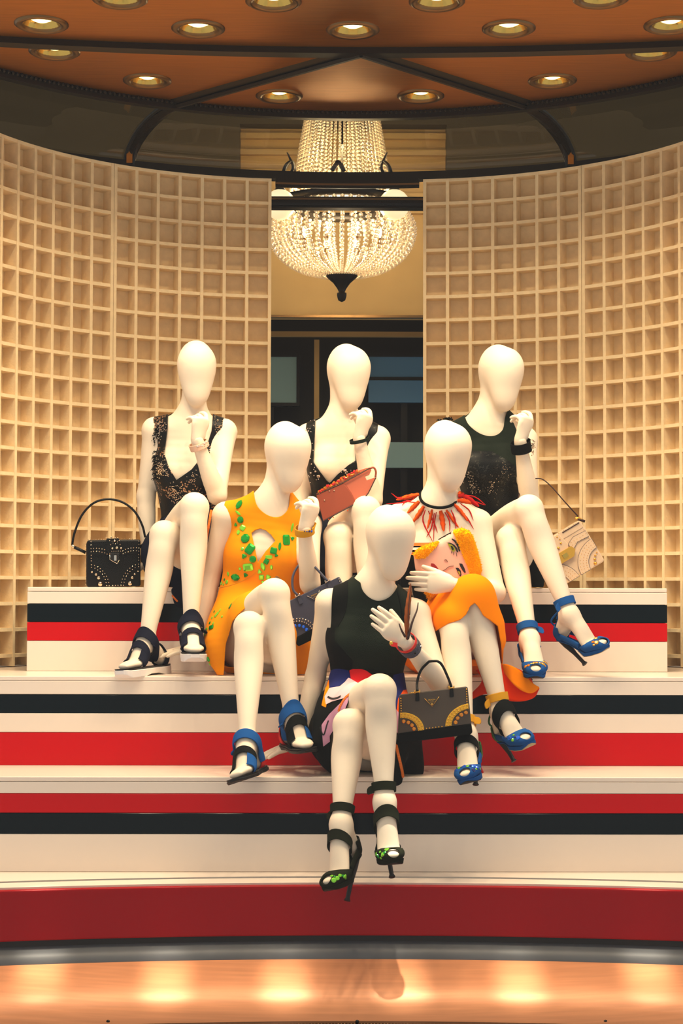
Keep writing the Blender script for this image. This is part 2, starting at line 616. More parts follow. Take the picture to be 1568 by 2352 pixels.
def band(prims, off, p0, n, hw, h=.003, more=None):
    """strap: the skin of a limb pushed out by off, between two planes"""
    V, Q = surf(field(prims, h, off, .012))
    T = tris(Q)
    s = (V - p0) @ nrm(n)
    V, T = cut(V, T, hw - np.abs(s))
    if more is not None and len(V):
        V, T = cut(V, T, more(V))
    return V, T


def rest(V):
    """what would sink into a step is pressed flat against it"""
    V = V.copy()
    for Yr, zt in ((Y1, Z1), (Y2, Z2), (Y3, Z3)):
        ins = (V[:, 1] > Yr - .001) & (V[:, 2] < zt + .001)
        front = ins & ((V[:, 1] - Yr) < (zt - V[:, 2]))
        V[front, 1] = Yr - .0015
        V[ins & ~front, 2] = zt + .0015
    return V


def bvh(V, T):
    return BVHTree.FromPolygons([tuple(v) for v in V], [tuple(map(int, t)) for t in T])


def shoot(tree, px, py):
    d = CR @ np.array([(px - CX) / F_PX, -(py - CY) / F_PX, -1.0])
    loc, nor, i, dist = tree.ray_cast(Vector(CAM), Vector(d).normalized())
    if loc is None: return None
    n = np.array(nor)
    if n @ d > 0: n = -n
    return np.array(loc), nrm(n)


def ribbon(tree, pts, width, lift=.002, n=6, side=False):
    """flat strip lying on a surface along photo pixels"""
    P = spline(pts, n)
    L = []
    for x, y in P:
        q = shoot(tree, x, y)
        if q is not None: L.append(q)
    if len(L) < 2: return None
    V = []; Fc = []
    for i, (p, nn) in enumerate(L):
        t = nrm(L[min(i + 1, len(L) - 1)][0] - L[max(i - 1, 0)][0])
        s = nrm(np.cross(nn, t))
        w = width * .5
        V += [p + s * w + nn * lift * .2, p + s * w + nn * lift, p - s * w + nn * lift, p - s * w + nn * lift * .2]
        if i:
            b = 4 * i
            for k in range(3):
                Fc.append((b - 4 + k, b + k, b + k + 1, b - 3 + k))
    return np.array(V), Fc


def gem_mesh(shape):
    """faceted stone in the x,y plane, table towards +z, unit half-size"""
    if shape == 'round': ring = [(math.cos(a), math.sin(a)) for a in np.arange(8) * math.pi / 4 + .39]
    elif shape == 'rect': ring = [(-1, -.7), (-.7, -1), (.7, -1), (1, -.7), (1, .7), (.7, 1), (-.7, 1), (-1, .7)]
    elif shape == 'tri': ring = [(math.cos(a + .25 * s), math.sin(a + .25 * s)) for a in (math.pi / 2, math.pi * 7 / 6, math.pi * 11 / 6) for s in (-1, 1)]
    else: ring = [(0, -1), (.6, -.6), (.8, 0), (.6, .6), (0, 1), (-.6, .6), (-.8, 0), (-.6, -.6)]
    n = len(ring)
    V = [(x, y, 0) for x, y in ring] + [(.95 * x, .95 * y, .28) for x, y in ring] + [(.55 * x, .55 * y, .55) for x, y in ring]
    Fc = [tuple(range(2 * n, 3 * n)), tuple(range(n))[::-1]]
    for k in range(2):
        for i in range(n):
            j = (i + 1) % n
            Fc.append((k * n + i, k * n + j, k * n + n + j, k * n + n + i))
    return np.array(V, float), Fc


GEMS = {s: gem_mesh(s) for s in ('round', 'rect', 'tri', 'oval')}


def gem_at(name, p, n, shape, w, h, ang, material, parent, depth=None):
    """ang: turn of the stone in its plane, 0 = height upwards"""
    up = np.array([0, 0, 1.0])
    x = nrm(np.cross(up, n)); y = np.cross(n, x)
    c, s = math.cos(ang), math.sin(ang)
    x2, y2 = c * x + s * y, -s * x + c * y
    V, Fc = GEMS[shape]
    d = depth or .7 * min(w, h)
    P = p + V[:, :1] * x2 * w + V[:, 1:2] * y2 * h + V[:, 2:] * n * d
    return obj(name, P, Fc, material, parent)

# ---------------------------------------------------------------- the setting
def Wz(px, py, z):
    d = CR @ np.array([(px - CX) / F_PX, -(py - CY) / F_PX, -1.0])
    return CAM + d * ((z - CAM[2]) / d[2])


ZC = 2.827          # ceiling
Z1, Z2, Z3 = .915, .61, .305   # treads
Y1, Y2, Y3 = 0.0, -.34, -.68   # risers
CE = (0, -1.25, 0); CER = 1.80   # round back edge of the ceiling
DOWN = [(95, 55), (455, 65), (810, 68), (1168, 65), (1540, 57), (125, 118), (1495, 120), (338, 185), (1268, 185),
        (641, 220), (966, 220), (275, -3), (628, 3), (1003, 3), (1380, -4)]
DL = [Wz(x, y, ZC) for x, y in DOWN]
FRONT = [np.array([W(px, 2255, -1.07)[0], -1.06, ZC]) for px in (90, 380, 655, 925, 1195, 1490)]


def ngon(poly, z, holes=()):
    from mathutils.geometry import tessellate_polygon
    loops = [[Vector((x, y, 0)) for x, y in poly]] + [[Vector((c[0] + .068 * math.cos(a), c[1] + .068 * math.sin(a), 0)) for a in np.arange(20) * math.pi / 10] for c in holes]
    T = tessellate_polygon(loops)
    V = [(p.x, p.y, z) for l in loops for p in l]
    return np.array(V), [list(t) for t in T]


def edge_pt(x, R=CER, c=CE):
    return (x, c[1] + math.sqrt(max(R * R - x * x, 0)))


SR, SC = 7.2, (0, -.24 - 7.2, 0)
ceiling = empty('ceiling', (0, 0, ZC), kind='structure')
ceiling['label'] = 'copper coloured ceiling with round gold downlights and dark strips'
xs = np.linspace(-1.75, 1.75, 41)
strip_y = lambda x: SC[1] + math.sqrt(SR * SR - x * x)
apex = (0.035, strip_y(0.035))
LX, RX = Wz(405, 232, ZC)[0], Wz(1205, 235, ZC)[0]
allh = DL + FRONT
def inside(c, poly): return sdpoly(np.array([[c[0], c[1]]]), poly)[0] > 0
polys = [[(x, strip_y(x)) for x in xs[::-1]] + [(-1.75, -1.32), (1.75, -1.32)],
         [(x, strip_y(x)) for x in xs if x <= apex[0]] + [apex] + [edge_pt(LX)] + [edge_pt(x) for x in np.linspace(LX, -1.75, 16)[1:]],
         [apex] + [edge_pt(x) for x in np.linspace(LX, RX, 20)],
         [apex] + [(x, strip_y(x)) for x in xs if x > apex[0]] + [edge_pt(x) for x in np.linspace(1.75, RX, 16)]]
for poly in polys:
    V, T = ngon(poly, ZC, [c for c in allh if inside(c, poly)])
    obj('ceiling_panel', V, T, COPPER, ceiling)
# the dark bead-edged strips between the panels
M().arc(SC, SR - .028, SR + .028, ZC - .022, ZC + .01, -.25, .25, 40).make('strip', BRONZE, ceiling)
bd = M()
for a in np.arange(-.235, .235, .0026):
    bd.ball((SC[0] + (SR + .034) * math.sin(a), SC[1] + (SR + .034) * math.cos(a), ZC - .012), .007, 1)
tag(bd.make('bead_row', BEADM, ceiling), kind='stuff')
for X in (LX, RX):
    a = np.array(apex + (ZC,)); b = np.array(edge_pt(X) + (ZC,))
    M().tube([a, b], .034, n=4, flat=.5).make('strip', BRONZE, ceiling)
    M().tube([a - [0, 0, .018], b - [0, 0, .018]], .012, n=6).make('strip', BRONZE, ceiling)
M().arc(CE, CER - .005, CER + .03, ZC - .03, ZC + .02, -1.3, 1.3, 60).make('rim', BRONZE, ceiling)
bd = M()
for a in np.arange(-.95, .95, .011):
    bd.ball((CE[0] + (CER - .012) * math.sin(a), CE[1] + (CER - .012) * math.cos(a), ZC - .008), .008, 1)
tag(bd.make('bead_row', BRONZE, ceiling), kind='stuff')


# downlights: trim ring, gold cup, glowing lamp; the light itself is made here
POS = ['outer row, far left', 'outer row, second from left', 'outer row, middle one above the strip apex', 'outer row, second from right', 'outer row, far right',
       'at the far left end of the curved inner row', 'at the far right end of the curved inner row', 'left of the left diagonal strip', 'right of the right diagonal strip',
       'left of the chandelier between the diagonal strips', 'right of the chandelier between the diagonal strips',
       'cut by the top edge, far left', 'cut by the top edge, left of centre', 'cut by the top edge, right of centre', 'cut by the top edge, far right']
ringsrc = cupsrc = lampsrc = None
for i, c in enumerate(allh):
    vis = i < len(DL)
    d = empty('ceiling_downlight', c, ('round gold recessed downlight, ' + POS[i]) if vis else 'round gold recessed downlight in the row along the window glass, ' + ('first', 'second', 'third', 'fourth', 'fifth', 'sixth')[i - len(DL)] + ' from left',
              'downlight', 'recessed ceiling downlights' if vis else 'front row of downlights')
    if ringsrc is None:
        ringsrc = M().lathe([(.064, .004), (.066, -.006), (.080, -.010), (.092, -.003), (.092, .003)], c, 32).make('trim_ring', BEADM, d, True)
        cupsrc = M().lathe([(.067, -.003), (.060, .014), (.050, .026), (.040, .034), (.0, .036)], c, 28).make('reflector_cup', GOLDCUP, d, True)
        lampsrc = M().lathe([(.0, .008), (.022, .010), (.038, .018), (.044, .027), (.0, .031)], c, 20).make('lamp', LAMP, d, True)
    else:
        for s in (ringsrc, cupsrc, lampsrc): same(s, c + (WL[s] - DL[0]), d)
    L = bpy.data.lights.new('downlight', 'SPOT')
    L.energy = K_SPOT * (.62 if 5 <= i <= 10 else .95 if vis else 1.35); L.color = WARM; L.spot_size = math.radians(118); L.spot_blend = .75; L.shadow_soft_size = .035
    lo = bpy.data.objects.new('downlight_beam', L); COL.objects.link(lo)
    lo.parent = d; lo.location = (0, 0, -.015)
    aim = Vector((0, .10 if not vis else .0, -1))
    lo.rotation_euler = aim.to_track_quat('-Z', 'Y').to_euler()
    if not vis:   # narrow spots added to these six to throw the pools on the copper sill
        for dy in (-.008, .016):
            L = bpy.data.lights.new('added_pool_beam', 'SPOT')
            L.energy = 460; L.color = (1, .88, .70); L.spot_size = math.radians(3.8); L.spot_blend = 1.0; L.shadow_soft_size = .03
            lo = bpy.data.objects.new('added_pool_beam', L); COL.objects.link(lo)
            lo.parent = d; lo.location = (0, 0, -.02); lo.rotation_euler = (dy, 0, 0)

# curved glass cove behind the ceiling, its ribs and the bronze bar under it
BC = (0, .95 - 2.27, 0); BR = 2.27
ZB = 2.655


def cove(xc, t):
    a = np.array(edge_pt(xc, CER + .02) + (ZC,)); xb = xc * 1.33
    b = np.array((xb, BC[1] + math.sqrt(BR * BR - xb * xb), ZB))
    q = a + (b - a) * math.sin(t); q[2] = ZC - (ZC - ZB) * (1 - math.cos(t))
    return q


COVEGL = thin_glass('smoked_glass', (.62, .60, .50), 1.0)
win = empty('window_2', cove(0, .8), kind='structure')
win['label'] = 'smoked curved glass cove between ceiling and lattice wall'
for x0, x1 in ((-1.36, LX), (LX, RX), (RX, 1.36)):
    V = []; Fc = []; n, k = 14, 7
    for i in range(n + 1):
        for j in range(k + 1): V.append(cove(x0 + (x1 - x0) * i / n, math.pi / 2 * j / k))
    for i in range(n):
        for j in range(k):
            b = i * (k + 1) + j; Fc.append((b, b + 1, b + k + 2, b + k + 1))
    obj('pane', V, Fc, COVEGL, win, True)
for X in (LX, RX):
    P = [cove(X, t) for t in np.linspace(0, math.pi / 2, 9)]
    r = M().tube(P, .027, n=6, up=(1, 0, 0)).make('rib', BRONZE, win)
    for s in (-1, 1):
        M().tube([p + np.array([s * .017, -.022, 0]) for p in P], .008, n=6, up=(1, 0, 0)).make('bead', BLACKM, r)
    M().box(P[-2] + [-.012, -.034, -.03], P[-2] + [.012, -.026, .02]).make('copper_clip', COPPER, r)
bar = empty('trim_1', (0, .95, 2.63), kind='structure')
bar['label'] = 'dark bronze bar along the foot of the glass cove'
M().arc(BC, BR - .03, BR + .03, 2.640, 2.672, -.75, .75, 48).make('bar', BRONZE, bar)
M().arc(BC, BR - .045, BR - .03, 2.600, 2.640, -.136, .136, 12).make('moulding', BRONZE, bar)
M().arc(BC, BR - .052, BR - .045, 2.610, 2.618, -.136, .136, 12).make('bead_line', BEADM, bar)
lt = empty('trim_2', (0, 1.03, 2.56), kind='structure')
lt['label'] = 'dark bronze lintel under the bar, in front of the chandelier'
M().box((-.52, 1.0, 2.538), (.52, 1.06, 2.586)).make('lintel', BRONZE, lt)
M().box((-.52, .985, 2.545), (.52, 1.0, 2.556)).make('moulding', BLACKM, lt)
M().box((-.52, .99, 2.57), (.52, 1.0, 2.578)).make('bead_line', BEADM, lt)

# lattice walls: two panels a side, curved; back, uprights and rails
GR, PITCH_A, VP = 1.25, .096 / 1.25, .0989
GYc, GXc, GDEPTH = -.344, .2, .062
ZG0, ZG1 = Z2 + .004, 2.638
for side, nm in ((-1, 'wall_left'), (1, 'wall_right')):
    wall = empty(nm, (side * .9, .6, ZG0), kind='structure')
    wall['label'] = ('cream plaster lattice wall of square niches, ' + ('left' if side < 0 else 'right') + ' of the gap')
    c = (side * GXc, GYc, 0)
    t = math.radians(5.8)
    for pn, ncell in enumerate((7, 9)):
        t1 = t + ncell * PITCH_A
        hw = .0066 / GR
        A = lambda a: side * a
        back = M().arc(c, GR + GDEPTH, GR + GDEPTH + .012, ZG0, ZG1, A(t - hw), A(t1 + hw), 24).make('lattice_back', PLASTER, wall)
        rail0 = None
        zt = ZG1 - .006
        nz = int((ZG1 - ZG0) / VP)
        for k in range(nz + 1):
            z = zt - k * VP
            j = (rng.random() - .5) * .002
            M().arc(c, GR + j, GR + GDEPTH, z - .0066, z + .0066, A(t - hw), A(t1 + hw), 18).make('lattice_rail', PLASTER, back)
        for i in range(ncell + 1):
            a = t + i * PITCH_A
            j = (rng.random() - .5) * .002
            M().arc(c, GR - .0015 + j, GR + GDEPTH, ZG0, ZG1, A(a - hw), A(a + hw), 1).make('lattice_upright', PLASTER, back)
        t = t1 + 2 * hw + .0022 / GR

# the shop behind the gap
sb = M().box((-.56, 3.0, 2.385), (.56, 3.1, 3.42)).make('wall_back', CREAMW); sb['kind'] = 'structure'; sb['label'] = 'cream bulkhead behind the chandelier'
for i, z in enumerate((2.95, 3.03, 3.16, 3.27, 3.36)):
    w = M().box((-.56, 2.965, z), (.56, 3.0, z + .03)); w.make('moulding', CREAMW, sb)
M().box((-.56, 2.97, 2.378), (.56, 3.0, 2.392)).make('edge_strip', BEADM, sb)
for s, nm in ((-1, 'wall_store_left'), (1, 'wall_store_right')):
    o = M().box((s * .56 if s > 0 else -3.2, 2.9, -.3), (3.2 if s > 0 else -.56, 3.0, 4.2)).make(nm, STOREBROWN); o['kind'] = 'structure'; o['label'] = 'olive brown shop wall beside the bulkhead'
o = M().box((-.56, 2.9, 3.42), (.56, 3.0, 4.2)).make('wall_store_top', STOREBROWN); o['kind'] = 'structure'; o['label'] = 'olive brown shop wall above the bulkhead'
o = M().box((-1.6, 4.6, -.5), (1.6, 4.7, 2.9)).make('wall_store_back', STOREDARK); o['kind'] = 'structure'; o['label'] = 'near black rear wall of the shop'
o = M().box((-3.2, 1.0, -.52), (3.2, 4.7, -.5)).make('floor_store', STOREDARK); o['kind'] = 'structure'; o['label'] = 'dark shop floor'
o = M().box((-3.2, 1.05, 4.2), (3.2, 4.7, 4.3)).make('ceiling_store', STOREBROWN); o['kind'] = 'structure'; o['label'] = 'brown shop ceiling'


def painted_reflection_box(x0, y0, x1, y1, Y, name, m, label):  # painted box standing in for a street reflection; post, foot and frame are invented
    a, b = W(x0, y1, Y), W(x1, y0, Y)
    t = empty(name, ((a[0] + b[0]) / 2, Y, -.5), label, 'painted reflection')
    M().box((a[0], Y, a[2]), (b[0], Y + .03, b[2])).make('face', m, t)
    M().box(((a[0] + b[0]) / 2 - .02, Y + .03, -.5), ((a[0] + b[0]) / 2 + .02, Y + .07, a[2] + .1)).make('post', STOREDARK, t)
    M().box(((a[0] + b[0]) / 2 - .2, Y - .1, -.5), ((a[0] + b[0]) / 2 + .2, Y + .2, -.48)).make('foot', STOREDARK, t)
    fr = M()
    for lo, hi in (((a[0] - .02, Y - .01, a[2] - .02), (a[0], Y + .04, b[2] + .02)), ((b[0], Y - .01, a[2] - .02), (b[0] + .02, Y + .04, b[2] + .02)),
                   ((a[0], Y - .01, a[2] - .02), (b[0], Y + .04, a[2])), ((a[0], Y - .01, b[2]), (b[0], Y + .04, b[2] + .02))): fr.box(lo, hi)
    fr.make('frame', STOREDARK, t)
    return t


painted_reflection_box(560, 820, 681, 925, 4.3, 'painted_reflection', TEALREFL, 'pale teal painted street reflection at the back left of the dark shop gap')
st = painted_reflection_box(846, 820, 1010, 866, 4.2, 'painted_reflection', BLUEREFL, 'added dark stand with blue and grey green painted street reflections behind the middle mannequin')
for x0, y0, y1, m in ((846, 874, 924, BLUEREFL), (872, 1016, 1074, TEALREFL)):  # further painted reflections added to the same stand
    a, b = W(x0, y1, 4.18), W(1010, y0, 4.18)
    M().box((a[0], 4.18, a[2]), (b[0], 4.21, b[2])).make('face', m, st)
post = M().box(W(718, 2000, 3.6) * [1, 0, 0] + [0, 3.6, -.5], W(733, 780, 3.6) + [0, .04, 0]).make('door_post', CREAMW)
tag(post, 'narrow brown door post in the dark gap behind the middle mannequin', 'post')
w_ = W(622, 772, 3.6)
tag(M().box(w_, W(990, 762, 3.6) + [0, .04, 0]).make('door_rail', CREAMW), 'thin brown door rail crossing the dark gap above the middle head', 'rail')

# ---------------------------------------------------------------- the steps
def step(label, Yr, ztop, bands, x0, x1, yback, zbot):
    s = empty('display_step', ((x0 + x1) / 2, Yr, zbot), label, 'step')
    M().box((x0 + .004, Yr + .014, zbot), (x1 - .004, yback, ztop - .016)).make('core', BLACKM, s)
    bevel(M().box((x0, Yr, ztop - .0155), (x1, yback, ztop)).make('tread', WHITE, s), .003)
    for k, (ya, yb, m, nm) in enumerate(bands):
        za, zb = W(800, ya, Yr)[2], W(800, yb, Yr)[2]
        if k == 0: za = ztop - .016
        if k == len(bands) - 1: zb = zbot
        bevel(M().box((x0, Yr, zb + .0008), (x1, Yr + .015, za - .0006)).make(nm, m, s), .0012, 1)
    return s


xa, xb = W(62, 1450, 0)[0], W(1532, 1450, 0)[0]
step('top tier of the striped white steps, black band over red', Y1, Z1, [(1347, 1388, WHITE, 'white_band'), (1388, 1430, NAVY, 'black_band'), (1430, 1473, RED, 'red_band'), (1473, 1543, WHITE, 'white_band')], xa, xb, .42, Z2)
step('middle tier of the striped steps, black band high and broad red band at its foot', Y2, Z2, [(1553, 1596, WHITE, 'white_band'), (1596, 1639, NAVY, 'black_band'), (1639, 1683, WHITE, 'white_band'), (1683, 1756, RED, 'red_band')], -1.62, 1.62, 1.02, Z3)
step('lowest tier of the striped steps, red band over black', Y3, Z3, [(1780, 1823, WHITE, 'white_band'), (1823, 1868, RED, 'red_band'), (1868, 1916, NAVY, 'black_band'), (1916, 1994, WHITE, 'white_band')], -1.62, 1.62, -.30, 0.0)

FR = 6.0
def fc(Y): return (0, Y - FR, 0)
AW = .27
fl = M().arc(fc(-.758), FR - .0, FR + .55, -.02, 0.0, -AW, AW, 40).make('floor', WHITE); fl['kind'] = 'structure'; fl['label'] = 'narrow white display floor below the lowest step'
def trim(nm, label): 
    e = empty(nm, (0, -.9, -.1), kind='structure'); e['label'] = label; return e
t3 = trim('trim_3', 'red lacquered curved fascia with white lip under the steps')
M().arc(fc(-.775), FR - .018, FR + .018, -.03, -.006, -AW, AW, 40).make('shadow_gap', BLACKM, t3)
M().arc(fc(-.793), FR - .085, FR + .0, -.03, 0.001, -AW, AW, 40).make('white_lip', WHITE, t3)
bevel(M().arc(fc(-.883), FR - .022, FR + .0, -.158, -.003, -AW, AW, 40).make('red_fascia', REDGLOSS, t3), .006, 3)
M().arc(fc(-.883), FR - .012, FR + .1, -.176, -.158, -AW, AW, 40).make('shadow_gap', BLACKM, t3)
t4 = trim('trim_4', 'polished grey strip and sloping copper sill with bronze bead moulding')


def slope(c0, z0, c1, z1, nm, m, par, n=48):
    V = []
    for i in range(n + 1):
        a = -AW + 2 * AW * i / n
        for Yc, z in ((c0, z0), (c1, z1), (c1 + .01, z1 - .03), (c0 + .03, z0 - .03)):
            V.append((FR * math.sin(a), Yc - FR + FR * math.cos(a), z))
    Fc = []
    for i in range(n):
        for k in range(4): Fc.append((4 * i + k, 4 * i + (k + 1) % 4, 4 * i + 4 + (k + 1) % 4, 4 * i + 4 + k))
    return obj(nm, V, Fc, m, par, True)


slope(-.895, -.176, -.945, -.2185, 'grey_strip', GREYST, t4)
slope(-.950, -.219, -1.195, -.349, 'copper_sill', SILL, t4)
M().arc(fc(-1.197), FR - .02, FR + .012, -.44, -.346, -AW, AW, 48).make('moulding', BRONZE, t4)
bd = M()
for k, z in ((0, -.349), (1, -.384)):
    for a in np.arange(-AW, AW, .0016):
        bd.ball((FR * math.sin(a), -1.219 - FR + FR * math.cos(a), z), (.0036, .0036, .0036), 1)
tag(bd.make('bead_row', BEADM, t4), kind='stuff')
for px in (248, 820, 1390):
    p = W(px, 2347, -1.219); M().ball(p, (.006, .004, .006), 2).make('screw', BLACKM, t4, True)
o = M().box((-2, -1.9, -.46), (2, -1.2, -.44)).make('trim_5', BRONZE); o['kind'] = 'structure'; o['label'] = 'dark bronze base under the sill'

FRONTGL = thin_glass('shop_window_glass', (.97, .98, .97), .35)
g = M().arc(fc(-1.225), FR - .006, FR, -.44, ZC, -AW, AW, 40)
gl = obj('window_1', g.V(), g.f, FRONTGL); gl['kind'] = 'structure'; gl['label'] = 'curved shop window glass in front of the display'

# ---------------------------------------------------------------- chandelier
CHC = np.array([W(785, 500, 2.0)[0], 2.0, 0.0])
def zpx(y): return W(785, y, 2.0)[2]
S_ = 8.2 / 3900
ch = empty('crystal_chandelier', (CHC[0], 2.0, zpx(480)), 'crystal bead chandelier with a round bowl hanging behind the gap', 'chandelier')
def strand(prof, rb, nm, count, phase=0.0):
    """one hanging string of cut beads, then turned copies of it round the stem"""
    P = spline(prof, 10); L = np.r_[0, np.cumsum(np.linalg.norm(np.diff(P[:, :2], axis=0), axis=1))]
    m = M(); s = 0.0
    while s < L[-1]:
        r = np.interp(s, L, P[:, 0]); z = np.interp(s, L, P[:, 1]); b = np.interp(s, L, P[:, 2])
        m.ball((r, 0, z), (b, b, b * .95), 1); s += 2.05 * b
    V = m.V()
    me = bpy.data.meshes.new(nm); me.from_pydata(V.tolist(), [], m.f); me.materials.append(CRYSTAL); me.update()
    for i in range(count):
        o = bpy.data.objects.new(nm, me); COL.objects.link(o)
        o.parent = ch; o.location = (0, 0, 0); o.rotation_euler = (0, 0, 2 * math.pi * (i + phase) / count)
        WL[o] = WL[ch]
z0 = WL[ch][2]
R_ = lambda px: px * S_
Zr = lambda y: zpx(y) - z0
strand([(R_(76), Zr(225), .006), (R_(84), Zr(265), .007), (R_(94), Zr(320), .0085), (R_(106), Zr(395), .0105), (R_(120), Zr(440), .0105)], .009, 'upper_strand', 54)
strand([(R_(150), Zr(484), .0125), (R_(168), Zr(520), .0125), (R_(166), Zr(552), .0115), (R_(146), Zr(588), .0105), (R_(104), Zr(618), .009), (R_(46), Zr(634), .007)], .009, 'bowl_strand', 52)
strand([(R_(128), Zr(484), .011), (R_(140), Zr(530), .011), (R_(130), Zr(575), .010), (R_(90), Zr(610), .009), (R_(40), Zr(630), .008)], .009, 'inner_strand', 30, .5)
cz = WL[ch]
M().lathe([(R_(120), Zr(478)), (R_(156), Zr(478)), (R_(158), Zr(466)), (R_(122), Zr(462)), (R_(120), Zr(478))], cz, 40).make('ring', BRONZE, ch, True)
M().lathe([(R_(74), Zr(222)), (R_(84), Zr(226)), (R_(84), Zr(232)), (R_(74), Zr(236))], cz, 30).make('top_ring', BRONZE, ch, True)
M().lathe([(R_(3), Zr(60)), (R_(3), Zr(630)), (R_(38), Zr(628)), (R_(36), Zr(636)), (R_(20), Zr(650)), (R_(10), Zr(664)), (R_(7), Zr(672)), (R_(11), Zr(673)), (R_(11), Zr(680)), (R_(8), Zr(690)), (0, Zr(694))], cz, 24).make('stem_finial', BRONZE, ch, True)
for i in range(8):
    a = math.pi / 8 + i * math.pi / 4
    p = cz + [R_(92) * math.cos(a), R_(92) * math.sin(a), Zr(540)]
    M().ball(p, (.014, .014, .030), 2).make('candle_bulb', BULB, ch, True)
    M().tube([p - [0, 0, .06], p - [0, 0, .03]], .012).make('candle_socket', BEADM, ch, True)
for k, (x, y) in enumerate(((643, 470), (905, 470))):
    p = W(x, y, 1.72); s = -1 if k == 0 else 1
    gshade = M().ball(p, .073, 3).make('globe_shade', GLOBE, ch, True)
    M().lathe([(0, .08), (.02, .08), (.03, .066), (.0, .06)], p, 16).make('cap', BRONZE, gshade, True)
    q = p + [0, .02, .08]
    M().tube(spline([q, W(x - s * 6, 405, 1.76), W(x - s * 14, 380, 1.8), W(x - s * 28, 372, 1.85), W(x - s * 34, 395, 1.9), W(x - s * 22, 404, 1.88)], 6), np.linspace(.012, .006, 31), n=8).make('scroll_arm', BRONZE, ch, True)
    M().tube(spline([W(x - s * 22, 404, 1.8), W(x - s * 30, 385, 1.82), W(x - s * 22, 362, 1.84), W(x - s * 16, 350, 1.84)], 6), np.linspace(.010, .003, 19), n=6).make('leaf_tip', BRONZE, ch, True)
M().tube(spline([W(762, 392, 1.76), W(770, 380, 1.75), W(776, 372, 1.75), W(784, 382, 1.75), W(790, 394, 1.76)], 5), .011, n=6).make('scroll_arm', BRONZE, ch, True)
for dz, e, r in ((Zr(545), 5.0, .16), (Zr(330), 1.8, .05), (Zr(420), 2.0, .1)):
    L = bpy.data.lights.new('bulb_light', 'POINT'); L.energy = K_CHAND * e; L.color = (1, .78, .5); L.shadow_soft_size = r
    o = bpy.data.objects.new('bulb_light', L); COL.objects.link(o); o.parent = ch; o.location = (0, 0, dz)

# ---------------------------------------------------------------- mannequins
UP = np.array([0, 0, 1.0])
VIEW = np.array([0, -1.0, 0])


def hand(w, X, N, curls, thumb, side=1, spread=.0, L=1.0, fd=None):
    """prims of a hand: w wrist, X towards the knuckles, N out of the back of the hand; index side = side * (N x X).
    curls: 4 x (knuckle, middle, tip) angles in degrees, index first; thumb: (side, forward, palm) direction plus bend"""
    X = nrm(X); N = nrm(N - X * (N @ X)); Yv = side * np.cross(N, X)
    pr = []
    L *= 1.0
    pr.append(prim([w - (X if fd is None else fd) * .03, w, w + X * .03 * L, w + X * .062 * L, w + X * .080 * L], [.0235, .0235, .031, .038, .036], [.0215, .0205, .0165, .0145, .0125], u=Yv, k=.012))
    offs = (.0275, .0092, -.0092, -.0265); lens = (.071, .079, .073, .057); rad = (.0085, .0088, .0083, .0074)
    for o, l, r, cu, i in zip(offs, lens, rad, curls, range(4)):
        b = w + X * (.078 - .004 * abs(i - 1)) * L + Yv * o
        a = 0.0; P = [b - X * .018 * L, b]; p = b
        sp = spread * (1.5 - i)
        for seg, ang in zip((.44, .31, .25), cu):
            a += math.radians(ang)
            d = X * math.cos(a) - N * math.sin(a) + Yv * sp * (1 if a < 1 else .3)
            p = p + nrm(d) * l * seg * L
            P.append(p)
        pr.append(prim(P, [r, r * 1.06, r * 1.0, r * .93, r * .72], k=.0035, n=4))
    tb = w + X * .018 * L + Yv * .020 - N * .006
    d = nrm(Yv * thumb[0] + X * thumb[1] - N * thumb[2])
    d2 = nrm(d + X * thumb[3] - N * thumb[4] * .5)
    t1 = tb + d * .040 * L
    pr.append(prim([tb, t1, t1 + d2 * .030 * L, t1 + d2 * .052 * L], [.0150, .0115, .0098, .0072], k=.010, n=4))
    return pr


FIST = [(30, 48, 22), (64, 50, 28), (72, 46, 28), (68, 30, 20)]
FLAT = [(10, 8, 5), (9, 10, 6), (10, 10, 6), (12, 10, 6)]
REST = [(4, 6, 4), (4, 6, 4), (5, 6, 4), (6, 6, 4)]
HANDK = dict(
    fist=dict(X=(.36, -.10, .93), N=(.62, -.74, -.20), curls=FIST, thumb=(-.2, .55, .75, .3, .5)),
)


